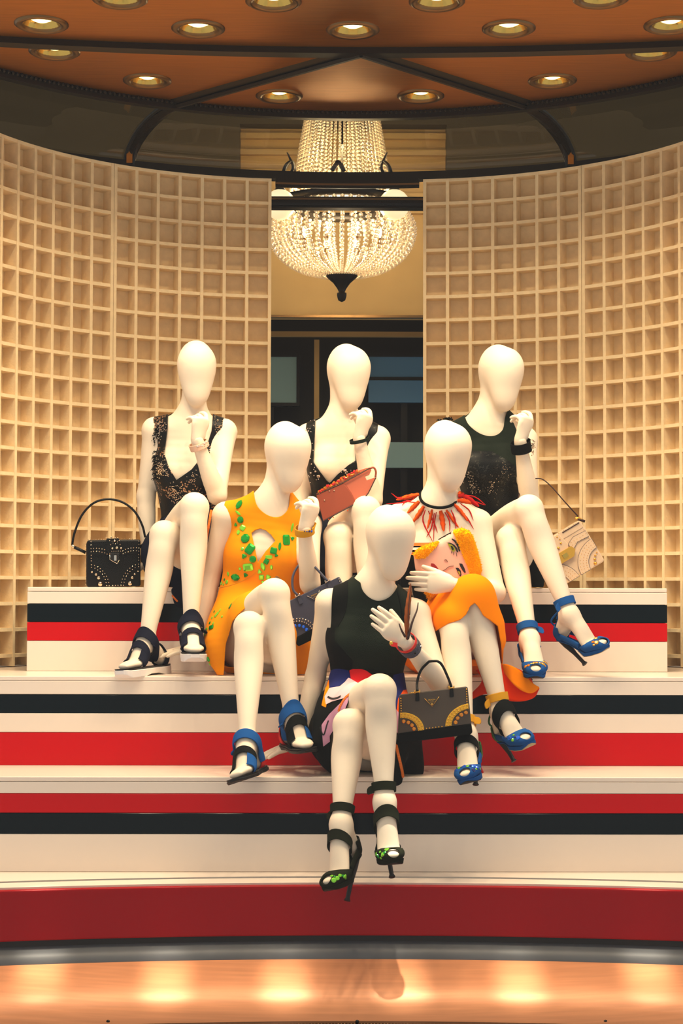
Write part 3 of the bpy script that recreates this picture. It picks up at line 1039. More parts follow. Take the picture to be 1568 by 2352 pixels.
def build_body(J):
    """J: joints in world space -> dict of named prim lists"""
    B = {}
    u = nrm((J['shR'] - J['shL']) * [1, 1, .3])
    fwd = nrm(np.cross(u, UP))
    pel, wa, che, nb = J['pel'], J['waist'], J['chest'], J['neck']
    s = J.get('w', 1.0)
    top = nb - .035 * nrm(nb - che)
    B['torso'] = [prim([pel - UP * .035, pel, wa * .5 + pel * .5, wa, wa * .45 + che * .55, che, top], [.128 * s, .155 * s, .132 * s, .108 * s, .118 * s, .134 * s, .105 * s],
                       [.100, .112, .098, .083, .090, .094, .062], u=u, k=.03)]
    B['hips'] = [prim([pel - UP * .035, pel, pel * .5 + wa * .5, wa], [.128 * s, .155 * s, .132 * s, .108 * s], [.100, .112, .098, .083], u=u, k=.03)]
    B['bust'] = [prim([che + u * .058 * q + fwd * .040 - UP * .010, che + u * .060 * q + fwd * .054 - UP * .024], [.050, .044], k=.05) for q in (-1, 1)]
    B['trap'] = [prim([nb + UP * .020, nb * .55 + J[e] * .45 - UP * .002, J[e] + UP * .004], [.046, .040, .040], k=.045) for e in ('shL', 'shR')]
    yaw = math.radians(J['yaw']); pit = math.radians(J.get('pit', 14))
    hf = np.array([math.sin(yaw) * math.cos(pit), -math.cos(yaw) * math.cos(pit), -math.sin(pit)])
    hu = nrm(np.cross(np.cross(hf, UP), hf)); hs = np.cross(hf, hu)
    c = J['head']
    B['head'] = [prim([c - hf * .030 + hu * .012, c + hf * .022 + hu * .010], [.0675, .067], [.083, .080], u=hs, k=.03, smooth=False),
                 prim([c + hf * .018 + hu * .01, c + hf * .034 - hu * .045, c + hf * .048 - hu * .095, c + hf * .052 - hu * .117], [.066, .0615, .047, .033], [.066, .055, .040, .029], u=hs, k=.025)]
    hb = c - hf * .030 - hu * .060
    B['neck'] = [prim([nb - UP * .03 - (c - nb) * [.1, .1, 0], nb * .6 + hb * .4, hb, c - hf * .025], [.062, .0485, .0475, .052], k=.03)]
    for e, ps in (('L', 1), ('R', 1)):
        sh, el, wr = J['sh' + e], J['el' + e], J['wr' + e]
        B['arm' + e] = [prim([sh - UP * .004, sh * .55 + el * .45, el], [.047, .0395, .0335], [.047, .0395, .0335], k=.03),
                        prim([el, el * .7 + wr * .3, el * .3 + wr * .7, wr], [.0335, .0345, .0275, .0240], [.0335, .0345, .0265, .0225], u=VIEW, k=.015)]
        if 'hand' + e in J:
            B['hand' + e] = hand(wr, fd=nrm(wr - el), **J['hand' + e])
        over = e == 'R'   # the right-hand knee belongs to the leg crossed over from the other hip
        hip = pel + u * (-.078 if over else .078) - UP * .008
        kn, an = J['kn' + e], J['an' + e]
        lift = UP * (.016 if over else -.022)
        B['thigh' + e] = [prim([hip, hip * .65 + kn * .35 + lift * .7, hip * .3 + kn * .7 + lift, kn], [.083, .076, .062, .051], k=.018)]
        sd = nrm(an - kn)
        back = nrm(np.cross(np.cross(sd, VIEW), sd)) * -1
        B['shin' + e] = [prim([kn, kn * .86 + an * .14, kn * .68 + an * .32 + back * .016, kn * .4 + an * .6 + back * .008, kn * .12 + an * .88, an], [.0505, .0475, .0490, .0385, .0285, .0290], k=.012)]
        he, ba, to = J['ft' + e]
        ax = nrm(to - he); sv = nrm(np.cross(ax, an - (he + ba) / 2))
        B['foot' + e] = [prim([an, an * .4 + he * .6, he], [.029, .029, .025], k=.02),
                         prim([an, an * .5 + ba * .5 + nrm(an - he) * .004, ba, ba * .5 + to * .5, to], [.031, .031, .036, .034, .023], [.031, .026, .017, .014, .011], u=sv, k=.022)]
    B['u'], B['fwd'] = u, fwd
    return B


def body_mesh(B):
    pr = []
    for k in ('torso', 'bust', 'trap', 'neck', 'head', 'thighL', 'thighR', 'shinL', 'shinR', 'footL', 'footR', 'armL', 'armR'):
        pr += B[k]
    V, Q = surf(field(pr, .0055), 2)
    Vs, Qs = [V], [Q]; n = len(V)
    for e in 'LR':
        if 'hand' + e in B:
            v, q = surf(field(B['hand' + e], .0022, 0, .01), 1)
            Vs.append(v); Qs.append(q + n); n += len(v)
    return np.concatenate(Vs), np.concatenate(Qs)


# joints as photo pixels with their depth in the scene
def jt(**k):
    out = {}
    for n, v in k.items():
        if isinstance(v, tuple) and len(v) == 3 and n not in ('x',): out[n] = W(*v)
        elif isinstance(v, list): out[n] = [W(*q) for q in v]
        else: out[n] = v
    return out


RESTH = dict(X=(-.95, -.28, -.12), N=(0, -.05, 1), curls=REST, thumb=(.8, .5, .1, .3, 0), side=-1)
FI = dict(X=(.42, -.10, .90), N=(.66, -.72, -.22), curls=FIST, thumb=(-.1, .6, .75, .3, .5), side=-1)
SPEC = {}
SPEC['A'] = jt(pel=(437, 1276, .21), waist=(440, 1195, .23), chest=(437, 1075, .20), neck=(440, 972, .17), head=(451, 842, .11), yaw=8, pit=14,
               shL=(356, 988, .20), shR=(514, 992, .18), elL=(335, 1140, .24), wrL=(340, 1288, .22), elR=(499, 1138, .05), wrR=(452, 1010, -.02),
               handL=dict(RESTH, X=(.45, -.6, -.35)), handR=dict(FI, X=(.22, -.12, .95), L=.92),
               knL=(377, 1229, -.14), anL=(336, 1476, -.24), ftL=[(368, 1512, -.16), (312, 1522, -.31), (284, 1531, -.37)],
               knR=(446, 1165, -.18), anR=(438, 1440, -.25), ftR=[(434, 1474, -.19), (444, 1487, -.36), (447, 1493, -.43)])
SPEC['B'] = jt(pel=(797, 1278, .21), waist=(792, 1190, .23), chest=(788, 1062, .20), neck=(786, 972, .17), head=(800, 850, .11), yaw=28, pit=15,
               shL=(708, 1003, .20), shR=(866, 1008, .17), elL=(690, 1140, .24), wrL=(684, 1280, .18), elR=(856, 1150, .05), wrR=(824, 1005, -.01),
               handR=dict(FI, X=(.30, -.10, .95)), handL=dict(RESTH, X=(.1, -.95, -.2)),
               knL=(776, 1232, -.14), anL=(782, 1480, -.25), ftL=[(786, 1530, -.2), (784, 1545, -.34), (783, 1552, -.40)],
               knR=(840, 1172, -.17), anR=(852, 1440, -.25), ftR=[(856, 1480, -.2), (858, 1500, -.34), (858, 1506, -.40)])
SPEC['C'] = jt(pel=(602, 1472, -.12), waist=(605, 1385, -.10), chest=(616, 1262, -.13), neck=(628, 1158, -.16), head=(660, 1032, -.22), yaw=32, pit=16,
               shL=(519, 1184, -.13), shR=(707, 1206, -.16), elL=(481, 1335, -.08), wrL=(450, 1490, -.12), elR=(712, 1342, -.27), wrR=(699, 1215, -.37),
               handL=dict(RESTH, X=(-.85, -.5, -.1)), handR=dict(FI, X=(.30, -.10, .95)),
               knL=(572, 1440, -.53), anL=(567, 1706, -.735), ftL=[(586, 1750, -.715), (560, 1768, -.84), (541, 1780, -.90)],
               knR=(630, 1364, -.50), anR=(672, 1650, -.57), ftR=[(662, 1692, -.50), (690, 1704, -.63), (704, 1712, -.69)])
SPEC['D'] = jt(pel=(1030, 1472, -.12), waist=(1025, 1390, -.10), chest=(1018, 1262, -.13), neck=(1010, 1155, -.16), head=(1028, 1029, -.22), yaw=30, pit=15,
               shL=(912, 1190, -.13), shR=(1098, 1202, -.16), elL=(884, 1330, -.12), wrL=(890, 1480, -.16), elR=(1138, 1362, -.24), wrR=(1040, 1343, -.50),
               handL=dict(RESTH, X=(.1, -.95, -.1)), handR=dict(X=(-.97, -.18, .10), N=(.15, -1, .1), curls=FLAT, thumb=(.42, .80, .35, .4, .0), side=-1),
               knL=(1040, 1428, -.52), anL=(1070, 1688, -.725), ftL=[(1086, 1732, -.71), (1074, 1768, -.825), (1070, 1780, -.88)],
               knR=(1086, 1366, -.50), anR=(1149, 1634, -.57), ftR=[(1150, 1684, -.50), (1184, 1690, -.62), (1208, 1698, -.67)])
SPEC['E'] = jt(pel=(1150, 1278, .21), waist=(1140, 1190, .23), chest=(1130, 1066, .20), neck=(1122, 965, .17), head=(1150, 852, .10), yaw=32, pit=16,
               shL=(1044, 1000, .21), shR=(1204, 1010, .17), elL=(1040, 1150, .24), wrL=(1060, 1290, .18), elR=(1216, 1150, .06), wrR=(1194, 1012, -.03),
               handL=dict(RESTH, X=(.1, -.95, -.2)), handR=dict(FI, X=(.30, -.10, .95)),
               knL=(1172, 1240, -.15), anL=(1216, 1470, -.36), ftL=[(1211, 1500, -.335), (1227, 1528, -.445), (1229, 1540, -.50)],
               knR=(1214, 1170, -.20), anR=(1307, 1412, -.30), ftR=[(1290, 1452, -.24), (1354, 1478, -.33), (1384, 1478, -.37)])
SPEC['F'] = jt(pel=(836, 1686, -.46), waist=(840, 1590, -.44), chest=(846, 1462, -.47), neck=(856, 1358, -.50), head=(896, 1228, -.56), yaw=30, pit=15,
               shL=(757, 1386, -.46), shR=(955, 1410, -.50), elL=(724, 1555, -.40), wrL=(690, 1706, -.46), elR=(1008, 1566, -.62), wrR=(931, 1474, -.84),
               handL=dict(RESTH, X=(-.93, -.30, -.28), N=(-.28, -.1, 1)), handR=dict(X=(-.72, -.20, .66), N=(.25, -1, .1), curls=FLAT, thumb=(.42, .80, .40, .4, .0), side=-1, L=.93),
               knL=(802, 1666, -.82), anL=(783, 1893, -.97), ftL=[(808, 1952, -.945), (778, 2006, -1.05), (754, 2026, -1.10)],
               knR=(872, 1586, -.87), anR=(883, 1842, -.97), ftR=[(886, 1915, -.935), (893, 1956, -1.035), (903, 1966, -1.085)])
INFO = {'A': ('mannequin in a black sequin plunge top and navy skirt, hand under chin, at left', (437, 1350, .2)),
        'B': ('mannequin in a black beaded top at the top centre, salmon clutch on its lap', (797, 1350, .2)),
        'C': ('mannequin in an amber sleeveless dress trimmed with green stones, legs crossed', (602, 1550, -.12)),
        'D': ('mannequin with a feather necklace and bright orange skirt, holding the face clutch', (1030, 1550, -.12)),
        'E': ('mannequin in a plain black round necked top on the right of the top tier', (1150, 1350, .2)),
        'F': ('mannequin at the front centre in a dark green tank top and printed skirt', (836, 1765, -.46))}
BODY, ROOT = {}, {}
for kx in 'ABCDEF':
    lab, b = INFO[kx]
    ROOT[kx] = empty('mannequin', W(*b), lab, 'mannequin', 'seated mannequins')
    B = BODY[kx] = build_body(SPEC[kx])
    V, Q = body_mesh(B)
    V = rest(V)
    obj('body', V, Q, SKIN, ROOT[kx], True)

# ---------------------------------------------------------------- clothes
def lumps(L, k=.05):
    """cloth volumes from photo pixels: rows of (px, py, depth, radius[, depth radius])"""
    out = []
    for row in L:
        P = [W(*q[:3]) for q in row]
        ra = [q[3] for q in row]; rb = [q[4] if len(q) > 4 else q[3] for q in row]
        out.append(prim(P, ra, rb, u=(1, 0, 0), k=k))
    return out


def thigh_part(kx, frac, ra, rb, extra=()):
    out = []
    for e in 'LR':
        D = BODY[kx]['thigh' + e][0]['D']
        a, b = D[0, :3], D[-1, :3]
        out.append(prim([a, a * (1 - frac / 2) + b * frac / 2, a * (1 - frac) + b * frac], [ra, (ra + rb) / 2, rb], k=.05))
    return out


def c_poly(poly, ylim, behind_m=1.0):
    """cut away what lies inside a photo polygon in front of a depth"""
    if behind_m == 's': poly = spline(poly, 4)
    def g(V):
        return np.maximum(-sdpoly(PX(V), poly) / 640.0, V[:, 1] - ylim)
    return g


def c_neck(kx, r, up=.0):
    J = SPEC[kx]; a = J['neck']; d = nrm((J['head'] - J['neck']) * [.25, .25, 1])
    def g(V):
        w = V - a; t = w @ d
        rad = np.linalg.norm(w - t[:, None] * d, axis=1)
        return np.where(t > -.030, rad - r, .05)
    return g


def c_arm(kx, hw):
    J = SPEC[kx]; u = BODY[kx]['u']; m = (J['shL'] + J['shR']) / 2
    zc = J['chest'][2] + .03
    def g(V):
        return np.maximum(hw - np.abs((V - m) @ u), zc - V[:, 2])
    return g


def c_above(z): return lambda V: z - V[:, 2]
def c_waist(kx, z):
    yl = SPEC[kx]['pel'][1] - .10
    return lambda V: np.maximum(z - V[:, 2], yl - V[:, 1])


def c_below(z): return lambda V: V[:, 2] - z


def garment(name, prims, off, h, cuts, material, parent, thick=.003, smooth=2):
    V, Q = surf(field(prims, h, off, .02), smooth)
    T = tris(Q)
    for g in cuts: V, T = cut(V, T, g(V))
    V = rest(V)
    o = obj(name, V, T, material, parent, True)
    if thick: solid(o, thick)
    return o, V, T


def strip(tree, pts, width, name, material, parent, lift=.003):
    r = ribbon(tree, pts, width, lift)
    if r: return obj(name, r[0], r[1], material, parent)


def patch(V, T, polys, name, material, parent, off, thick=0):
    """cloth of another colour: the same skin inside a photo polygon, front side only, slightly proud"""
    tn = np.cross(V[T[:, 1]] - V[T[:, 0]], V[T[:, 2]] - V[T[:, 0]])
    N = np.zeros_like(V)
    for i in range(3): np.add.at(N, T[:, i], tn)
    N /= np.linalg.norm(N, axis=1)[:, None] + 1e-12
    if (N * (V - V.mean(0))).sum() < 0: N = -N
    V2 = V + N * off
    fac = ((CAM - V2) * N).sum(1)
    V3, T3 = cut(V2, T, np.minimum(sdpoly(PX(V2), polys) / 640.0, fac * .2 + .002))
    if len(T3) < 3: return None
    return obj(name, V3, T3, material, parent, True)


def torso_prims(kx): return BODY[kx]['torso'] + BODY[kx]['bust'] + BODY[kx]['trap']


def body_tree(kx):
    o = [c for c in ROOT[kx].children if c.name.startswith('body')][0]
    V = np.array([v.co[:] for v in o.data.vertices]) + WL[o]
    return BVHTree.FromPolygons([tuple(v) for v in V], [tuple(p.vertices) for p in o.data.polygons])


random.seed(3)


def sparkle(tree, pts, rad, n, parent, m1, m2, size=.0032):
    """little stones sewn in a cluster"""
    mm = M()
    for x, y in pts:
        for i in range(n):
            q = shoot(tree, x + random.gauss(0, rad), y + random.gauss(0, rad * 1.3))
            if q is None: continue
            mm.ball(q[0] + q[1] * .002, size * random.uniform(.6, 1.2), 1)
    if mm.n: tag(mm.make('stone_cluster', m1, parent), kind='stuff')


# A: black sequin plunge top, navy skirt with orange edging
oA, V, T = garment('sequin_top', torso_prims('A'), .008, .005,
    [c_neck('A', .075), c_arm('A', .132), c_poly([(386, 930), (384, 985), (376, 1040), (388, 1075), (405, 1103), (440, 1078), (470, 1040), (486, 990), (492, 930)], .20), c_below(W(440, 1205, .2)[2])], SEQ_A, ROOT['A'])
tA = bvh(V, T)
sparkle(tA, [(367, 980), (362, 1000), (370, 1065), (375, 1080), (398, 1130), (412, 1135), (445, 1100), (500, 980), (360, 1085)], 7, 30, oA, SILVER, None, .0028)
fr = M()
for P in ([(352, 985), (350, 1020), (350, 1060), (352, 1100)], [(535, 1010), (538, 1050), (535, 1090), (528, 1120)]):
    for x, y in spline(P, 9):
        for k in range(3):
            q = shoot(tA, x + (6 if x < 440 else -8) + random.gauss(0, 2), y)
            if q is not None:
                d = nrm(q[1] + [random.gauss(0, .6), 0, random.gauss(-.2, .5)])
                fr.tube([q[0], q[0] + d * .008, q[0] + d * .012 - [0, 0, .006]], [.0022, .0018, .0006], n=4)
if fr.n: tag(fr.make('fringe', BLACKCLOTH, oA), kind='stuff')
skA = BODY['A']['hips'] + thigh_part('A', .40, .100, .088) + lumps([[(375, 1250, .14, .05), (350, 1265, .06, .036), (350, 1292, .05, .030)], [(430, 1330, .06, .06, .03), (415, 1375, -.022, .024, .01), (413, 1388, -.024, .012, .008)], [(480, 1200, .1, .05), (476, 1290, -.03, .03)]])
oS, V, T = garment('skirt', skA, .006, .005, [c_waist('A', W(440, 1180, .2)[2]), c_poly([(384, 1200), (398, 1172), (420, 1140), (450, 1120), (486, 1140), (478, 1300), (470, 1460), (420, 1460), (398, 1380), (392, 1300), (380, 1400), (300, 1520), (346, 1330), (352, 1225), (362, 1200)], -.05)], NAVYCLOTH, ROOT['A'])
ts = bvh(V, T)
strip(ts, [(379, 1181), (394, 1166), (412, 1152), (420, 1146)], .008, 'orange_edging', ORTRIM, oS)
strip(ts, [(386, 1352), (396, 1368), (408, 1382)], .006, 'orange_edging', ORTRIM, oS)
o = M().tube([W(485, 1172, -.05), W(478, 1215, -.08), W(470, 1262, -.09), W(463, 1300, -.08)], .005, n=6).make('orange_edging', ORTRIM, oS)

# B: black beaded top, short dark skirt
oB, V, T = garment('beaded_top', torso_prims('B'), .008, .005,
    [c_neck('B', .070), c_arm('B', .135), c_poly([(724, 940), (722, 1000), (718, 1060), (735, 1085), (750, 1105), (757, 1110), (775, 1090), (800, 1068), (816, 1058), (815, 1000), (840, 960), (840, 930)], .20), c_below(W(790, 1210, .2)[2])], SEQ_B, ROOT['B'])
tB = bvh(V, T)
sparkle(tB, [(706, 980), (710, 1030), (722, 1090), (795, 1075)], 10, 14, oB, GEMCLEAR, None, .0024)
for x, y, w in ((731, 1094, .008), (792, 1080, .007), (715, 1066, .004), (724, 1083, .005)):
    q = shoot(tB, x, y)
    if q is not None: gem_at('stone', q[0], q[1], 'rect', w * .9, w * .6, .1, GEMCLEAR, oB)
skB = BODY['B']['hips'] + thigh_part('B', .38, .098, .088) + lumps([[(750, 1260, .05, .03), (745, 1310, -.02, .02)]])
oS, V, T = garment('skirt', skB, .006, .005, [c_waist('B', W(790, 1185, .2)[2]), c_poly([(752, 1225), (790, 1190), (815, 1150), (880, 1130), (880, 1420), (752, 1420)], -.02)], NAVYCLOTH, ROOT['B'])

# C: amber dress
prC = torso_prims('C') + thigh_part('C', .50, .104, .092) + lumps([
    [(608, 1290, -.11, .126, .092), (602, 1340, -.10, .128, .094), (598, 1400, -.1, .122, .09), (592, 1460, -.14, .112, .10)],
    [(545, 1380, -.14, .05), (515, 1440, -.20, .048), (500, 1490, -.25, .040), (512, 1540, -.27, .018)],
    [(652, 1410, -.08, .05), (676, 1480, -.13, .042), (686, 1520, -.17, .032), (680, 1542, -.2, .02)]], .07)
legC = [(532, 1428), (545, 1412), (575, 1385), (602, 1360), (635, 1322), (668, 1345), (668, 1440), (676, 1500), (668, 1600), (505, 1600), (514, 1545), (518, 1480)]
oC, V, T = garment('dress', prC, .008, .0048,
    [c_neck('C', .064), c_arm('C', .150), c_poly([(580, 1105), (583, 1140), (592, 1165), (612, 1182), (634, 1188), (652, 1181), (664, 1160), (668, 1105)], .02, 's'),
     c_poly([(577, 1224), (586, 1217), (597, 1214), (610, 1218), (622, 1228), (632, 1242), (610, 1266), (592, 1292), (586, 1262)], -.05),
     c_poly(legC, -.22), c_below(Z2 + .002)], YELLOW, ROOT['C'])
tC = bvh(V, T)
gx = [(392, 722, 14, 14, 'round', 0, 1), (428, 780, 36, 46, 'oval', -.35, 0), (418, 855, 14, 36, 'oval', .9, 1), (440, 917, 32, 32, 'round', 0, 0), (398, 962, 17, 18, 'tri', 0, 0), (460, 990, 30, 24, 'rect', -.5, 1),
      (422, 1032, 24, 26, 'oval', .4, 1), (484, 1085, 43, 43, 'round', 0, 0), (457, 1178, 16, 16, 'round', 0, 1), (525, 1180, 36, 46, 'rect', -.6, 0), (472, 1245, 26, 24, 'tri', .5, 0), (550, 1272, 32, 32, 'round', 0, 0),
      (508, 1345, 45, 34, 'rect', .08, 1), (436, 1358, 18, 14, 'oval', .5, 1), (487, 1415, 22, 22, 'tri', .5, 0), (395, 1435, 38, 48, 'oval', 1.4, 0), (330, 1405, 18, 22, 'oval', .3, 1), (270, 1490, 18, 18, 'round', 0, 1),
      (318, 1478, 22, 20, 'oval', .4, 1), (245, 1452, 15, 15, 'round', 0, 1), (296, 1456, 13, 13, 'round', 0, 0), (232, 1530, 11, 20, 'oval', .2, 1), (852, 1098, 32, 48, 'rect', 0, 0), (906, 1085, 20, 20, 'tri', .8, 0),
      (905, 985, 14, 44, 'oval', -.2, 1), (793, 1155, 17, 40, 'oval', -.1, 0), (738, 1195, 30, 28, 'rect', -.2, 0), (762, 1238, 17, 15, 'tri', .3, 0), (695, 1252, 30, 15, 'rect', 0, 1), (672, 1293, 22, 24, 'rect', -.5, 0),
      (642, 1340, 25, 40, 'oval', .3, 1), (612, 1385, 20, 24, 'tri', .2, 1), (628, 1435, 22, 24, 'rect', 0, 1), (688, 1432, 25, 24, 'tri', .4, 1), (718, 1345, 16, 25, 'oval', 0, 1),
      (350, 1697, 22, 24, 'rect', .4, 0), (255, 1735, 12, 20, 'oval', 0, 1), (225, 1772, 14, 28, 'rect', -.4, 1), (185, 1800, 12, 16, 'oval', 0, 1), (275, 1790, 14, 14, 'oval', .5, 1), (165, 1845, 13, 16, 'oval', 0, 0), (178, 1885, 27, 20, 'rect', .3, 0), (135, 1905, 18, 22, 'oval', -.6, 1),
      (195, 1850, 10, 12, 'round', 0, 1), (150, 2172, 20, 22, 'rect', .3, 0), (165, 2215, 14, 14, 'oval', 0, 1), (120, 1950, 15, 17, 'oval', .4, 1), (640, 1478, 16, 12, 'oval', 0, 1), (205, 1745, 11, 16, 'oval', .4, 0), (288, 1500, 12, 12, 'round', 0, 1)]
for X, Y, w, h, s, a, g in gx:
    q = shoot(tC, 440 + X / 3.92, 960 + Y / 3.92)
    if q is None: continue
    k = 1.05 / 3.92 * 5.95 / F_PX
    gem_at('green_stone', q[0] + q[1] * .001, q[1], s, w * k, h * k, a, (GEMDEEP, GEMGREEN)[g], oC)
strip(tC, [(505, 1350), (530, 1344), (552, 1336), (575, 1325), (592, 1310)], .0016, 'seam', MUSTARD, oC, .0012)

# D: strapless top with stripes, orange skirt over both knees, curling hem
oD, V, T = garment('strapless_top', torso_prims('D'), .008, .005, [c_above(W(1015, 1247, -.2)[2]), c_below(W(1020, 1400, -.1)[2])], BLACKCLOTH, ROOT['D'])
tD = bvh(V, T)
zt = W(1015, 1247, -.2)[2]
for za, zb, m in ((0, .011, ORTRIM), (.017, .025, WHITE), (.033, .043, ORTRIM)):
    v, t = surf(field(torso_prims('D'), .005, .010, .02), 2); t = tris(t)
    v, t = cut(v, t, (zt - za) - v[:, 2]); v, t = cut(v, t, v[:, 2] - (zt - zb))
    obj('stripe', v, t, m, oD, True)
J = SPEC['D']
prD = BODY['D']['hips'] + thigh_part('D', .98, .100, .062) + lumps([
    [(1088, 1374, -.49, .050), (1108, 1425, -.50, .056), (1122, 1470, -.50, .050)], [(1038, 1425, -.43, .060), (1040, 1462, -.44, .058)],
    [(1120, 1440, -.36, .05, .12), (1135, 1530, -.37, .022, .06)], [(1060, 1400, -.35, .10, .12), (1070, 1480, -.33, .09, .06)]], .06)
hemD = [(960, 1475), (1006, 1446), (1030, 1432), (1056, 1424), (1070, 1412), (1080, 1392), (1091, 1385), (1101, 1398), (1110, 1414), (1128, 1426), (1144, 1438), (1152, 1480), (1160, 1620), (960, 1660)]
oK, V, T = garment('skirt', prD, .006, .005, [lambda V: np.maximum(W(1025, 1395, -.1)[2] - V[:, 2], -.22 - V[:, 1]), c_poly(hemD, -.39), c_below(Z2 - .16)], ORANGE, ROOT['D'], .004)
rows = []
for k in range(13):
    t = k / 12
    rows.append([W(1092 + 14 * math.sin(5 * t), 1540 + 68 * t, -.42), W(1118, 1528 + 66 * t, -.45), W(1150 + 10 * t, 1524 + 84 * t, -.44 - .03 * t),
                 W(1185 + 14 * t, 1534 + 76 * t, -.42 - .05 * t), W(1214 + 14 * t, 1552 + 48 * t, -.40 - .05 * t), W(1238 - 10 * (1 - t), 1578 + 2 * t, -.395 - .02 * t)])
R = np.array([spline(r, 5) for r in rows]); n, m_ = R.shape[:2]
Fc = [(i * m_ + j, (i + 1) * m_ + j, (i + 1) * m_ + j + 1, i * m_ + j + 1) for i in range(n - 1) for j in range(m_ - 1)]
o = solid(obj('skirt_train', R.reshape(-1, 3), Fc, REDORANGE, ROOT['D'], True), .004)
# inner curl of the train, in the skirt's orange
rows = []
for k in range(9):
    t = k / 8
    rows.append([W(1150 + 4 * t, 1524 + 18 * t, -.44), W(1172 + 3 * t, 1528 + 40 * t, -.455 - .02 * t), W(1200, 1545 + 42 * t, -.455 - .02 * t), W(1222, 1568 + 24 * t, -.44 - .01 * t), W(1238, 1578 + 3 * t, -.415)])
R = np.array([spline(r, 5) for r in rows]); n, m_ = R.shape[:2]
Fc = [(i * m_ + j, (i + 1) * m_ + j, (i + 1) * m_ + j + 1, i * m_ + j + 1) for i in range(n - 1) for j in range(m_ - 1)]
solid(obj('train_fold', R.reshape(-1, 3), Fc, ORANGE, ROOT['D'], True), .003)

# E: plain black top, dark skirt hanging behind the legs
oE, V, T = garment('top', torso_prims('E') , .009, .005,
    [c_neck('E', .074), c_arm('E', .150), c_poly([(1062, 940), (1072, 970), (1092, 990), (1118, 1001), (1140, 999), (1155, 985), (1160, 960), (1170, 930)], .21, 's'), c_below(W(1140, 1215, .2)[2])], GREENBLACK, ROOT['E'])
tE = bvh(V, T)
vE, tE2 = surf(field(torso_prims('E'), .005, .0105, .02), 2); tE2 = tris(tE2)
vE, tE2 = cut(vE, tE2, sdpoly(PX(vE), [(1020, 1085), (1060, 1045), (1085, 1035), (1130, 1037), (1170, 1060), (1195, 1080), (1240, 1090), (1240, 1230), (1020, 1230)]) / 640)
vE, tE2 = cut(vE, tE2, vE[:, 2] - W(1140, 1215, .2)[2])
sq = obj('sequin_panel', vE, tE2, SEQ_B, oE, True)
sparkle(bvh(vE, tE2), [(1075, 1095), (1085, 1110), (1092, 1122), (1130, 1110), (1128, 1122), (1160, 1080)], 7, 22, sq, SILVER, None, .0020)
fr = M()
for P in ([(1012, 975), (1024, 962), (1036, 962)], [(1215, 990), (1206, 1005), (1202, 1025)], [(1030, 985), (1020, 970), (1008, 966)]):
    for x, y in spline(P, 8):
        p = W(x, y, .17)
        for k in range(5):
            d = nrm(rng.normal(size=3)); fr.tube([p, p + d * .007, p + d * .011 - [0, 0, .004]], [.0022, .0018, .0006], n=4)
tag(fr.make('fringe', BLACKCLOTH, oE), kind='stuff')
skE = BODY['E']['hips'] + thigh_part('E', .34, .098, .088) + lumps([[(1215, 1270, .02, .05, .03), (1228, 1310, .015, .035, .02), (1236, 1343, .01, .016, .012)]])
garment('skirt', skE, .006, .005, [c_waist('E', W(1140, 1185, .2)[2]), c_poly([(1128, 1200), (1160, 1170), (1200, 1120), (1260, 1130), (1300, 1400), (1140, 1400)], -.03), c_below(Z1 + .003)], BLACKCLOTH, ROOT['E'])

# F: bottle green tank and printed skirt
armF = .132
oF, V, T = garment('tank_top', torso_prims('F'), .009, .0045,
    [c_neck('F', .070), c_arm('F', armF), c_poly([(822, 1300), (828, 1345), (838, 1364), (855, 1377), (872, 1380), (890, 1374), (905, 1360), (916, 1338), (920, 1300)], -.43, 's'), c_below(W(840, 1562, -.55)[2])], GREENBLACK, ROOT['F'])
tF = bvh(V, T)
for P in ([(770, 1340), (772, 1380), (766, 1420), (762, 1470), (768, 1520)], [(798, 1338), (797, 1375), (790, 1412), (775, 1440)], [(912, 1358), (920, 1390), (926, 1430)]):
    strip(tF, P, .004, 'seam_piping', BLACKCLOTH, oF, .0015)
patch(V, T, [(755, 1330), (798, 1330), (796, 1380), (786, 1420), (770, 1440), (768, 1470), (812, 1520), (790, 1600), (735, 1600), (740, 1440)], 'side_panel', BLACKCLOTH, oF, .0012)
prF = BODY['F']['hips'] + thigh_part('F', .55, .106, .090) + lumps([
    [(844, 1535, -.455, .112, .094), (841, 1600, -.46, .120, .095), (838, 1680, -.5, .135, .12)],
    [(775, 1620, -.55, .055), (756, 1680, -.62, .048), (756, 1730, -.63, .038), (770, 1762, -.62, .02)],
    [(910, 1640, -.55, .06), (930, 1720, -.60, .05), (945, 1755, -.60, .035), (955, 1770, -.60, .02)],
    [(885, 1700, -.66, .06, .03), (900, 1760, -.715, .036, .012), (905, 1795, -.722, .020, .009)],
    [(850, 1740, -.62, .05, .03), (845, 1768, -.70, .034, .012), (845, 1775, -.715, .022, .008)]], .06)
legF = [(786, 1648), (800, 1612), (828, 1590), (850, 1560), (880, 1540), (906, 1560), (908, 1640), (903, 1800), (760, 1820), (758, 1690)]
oP, V, T = garment('printed_skirt', prF, .006, .0045, [c_waist('F', W(840, 1535, -.5)[2]), c_poly(legF, -.60), lambda V: np.maximum(V[:, 2] - Z3 - .002, -.69 - V[:, 1])], BLACKCLOTH, ROOT['F'], .003)
tP = bvh(V, T)
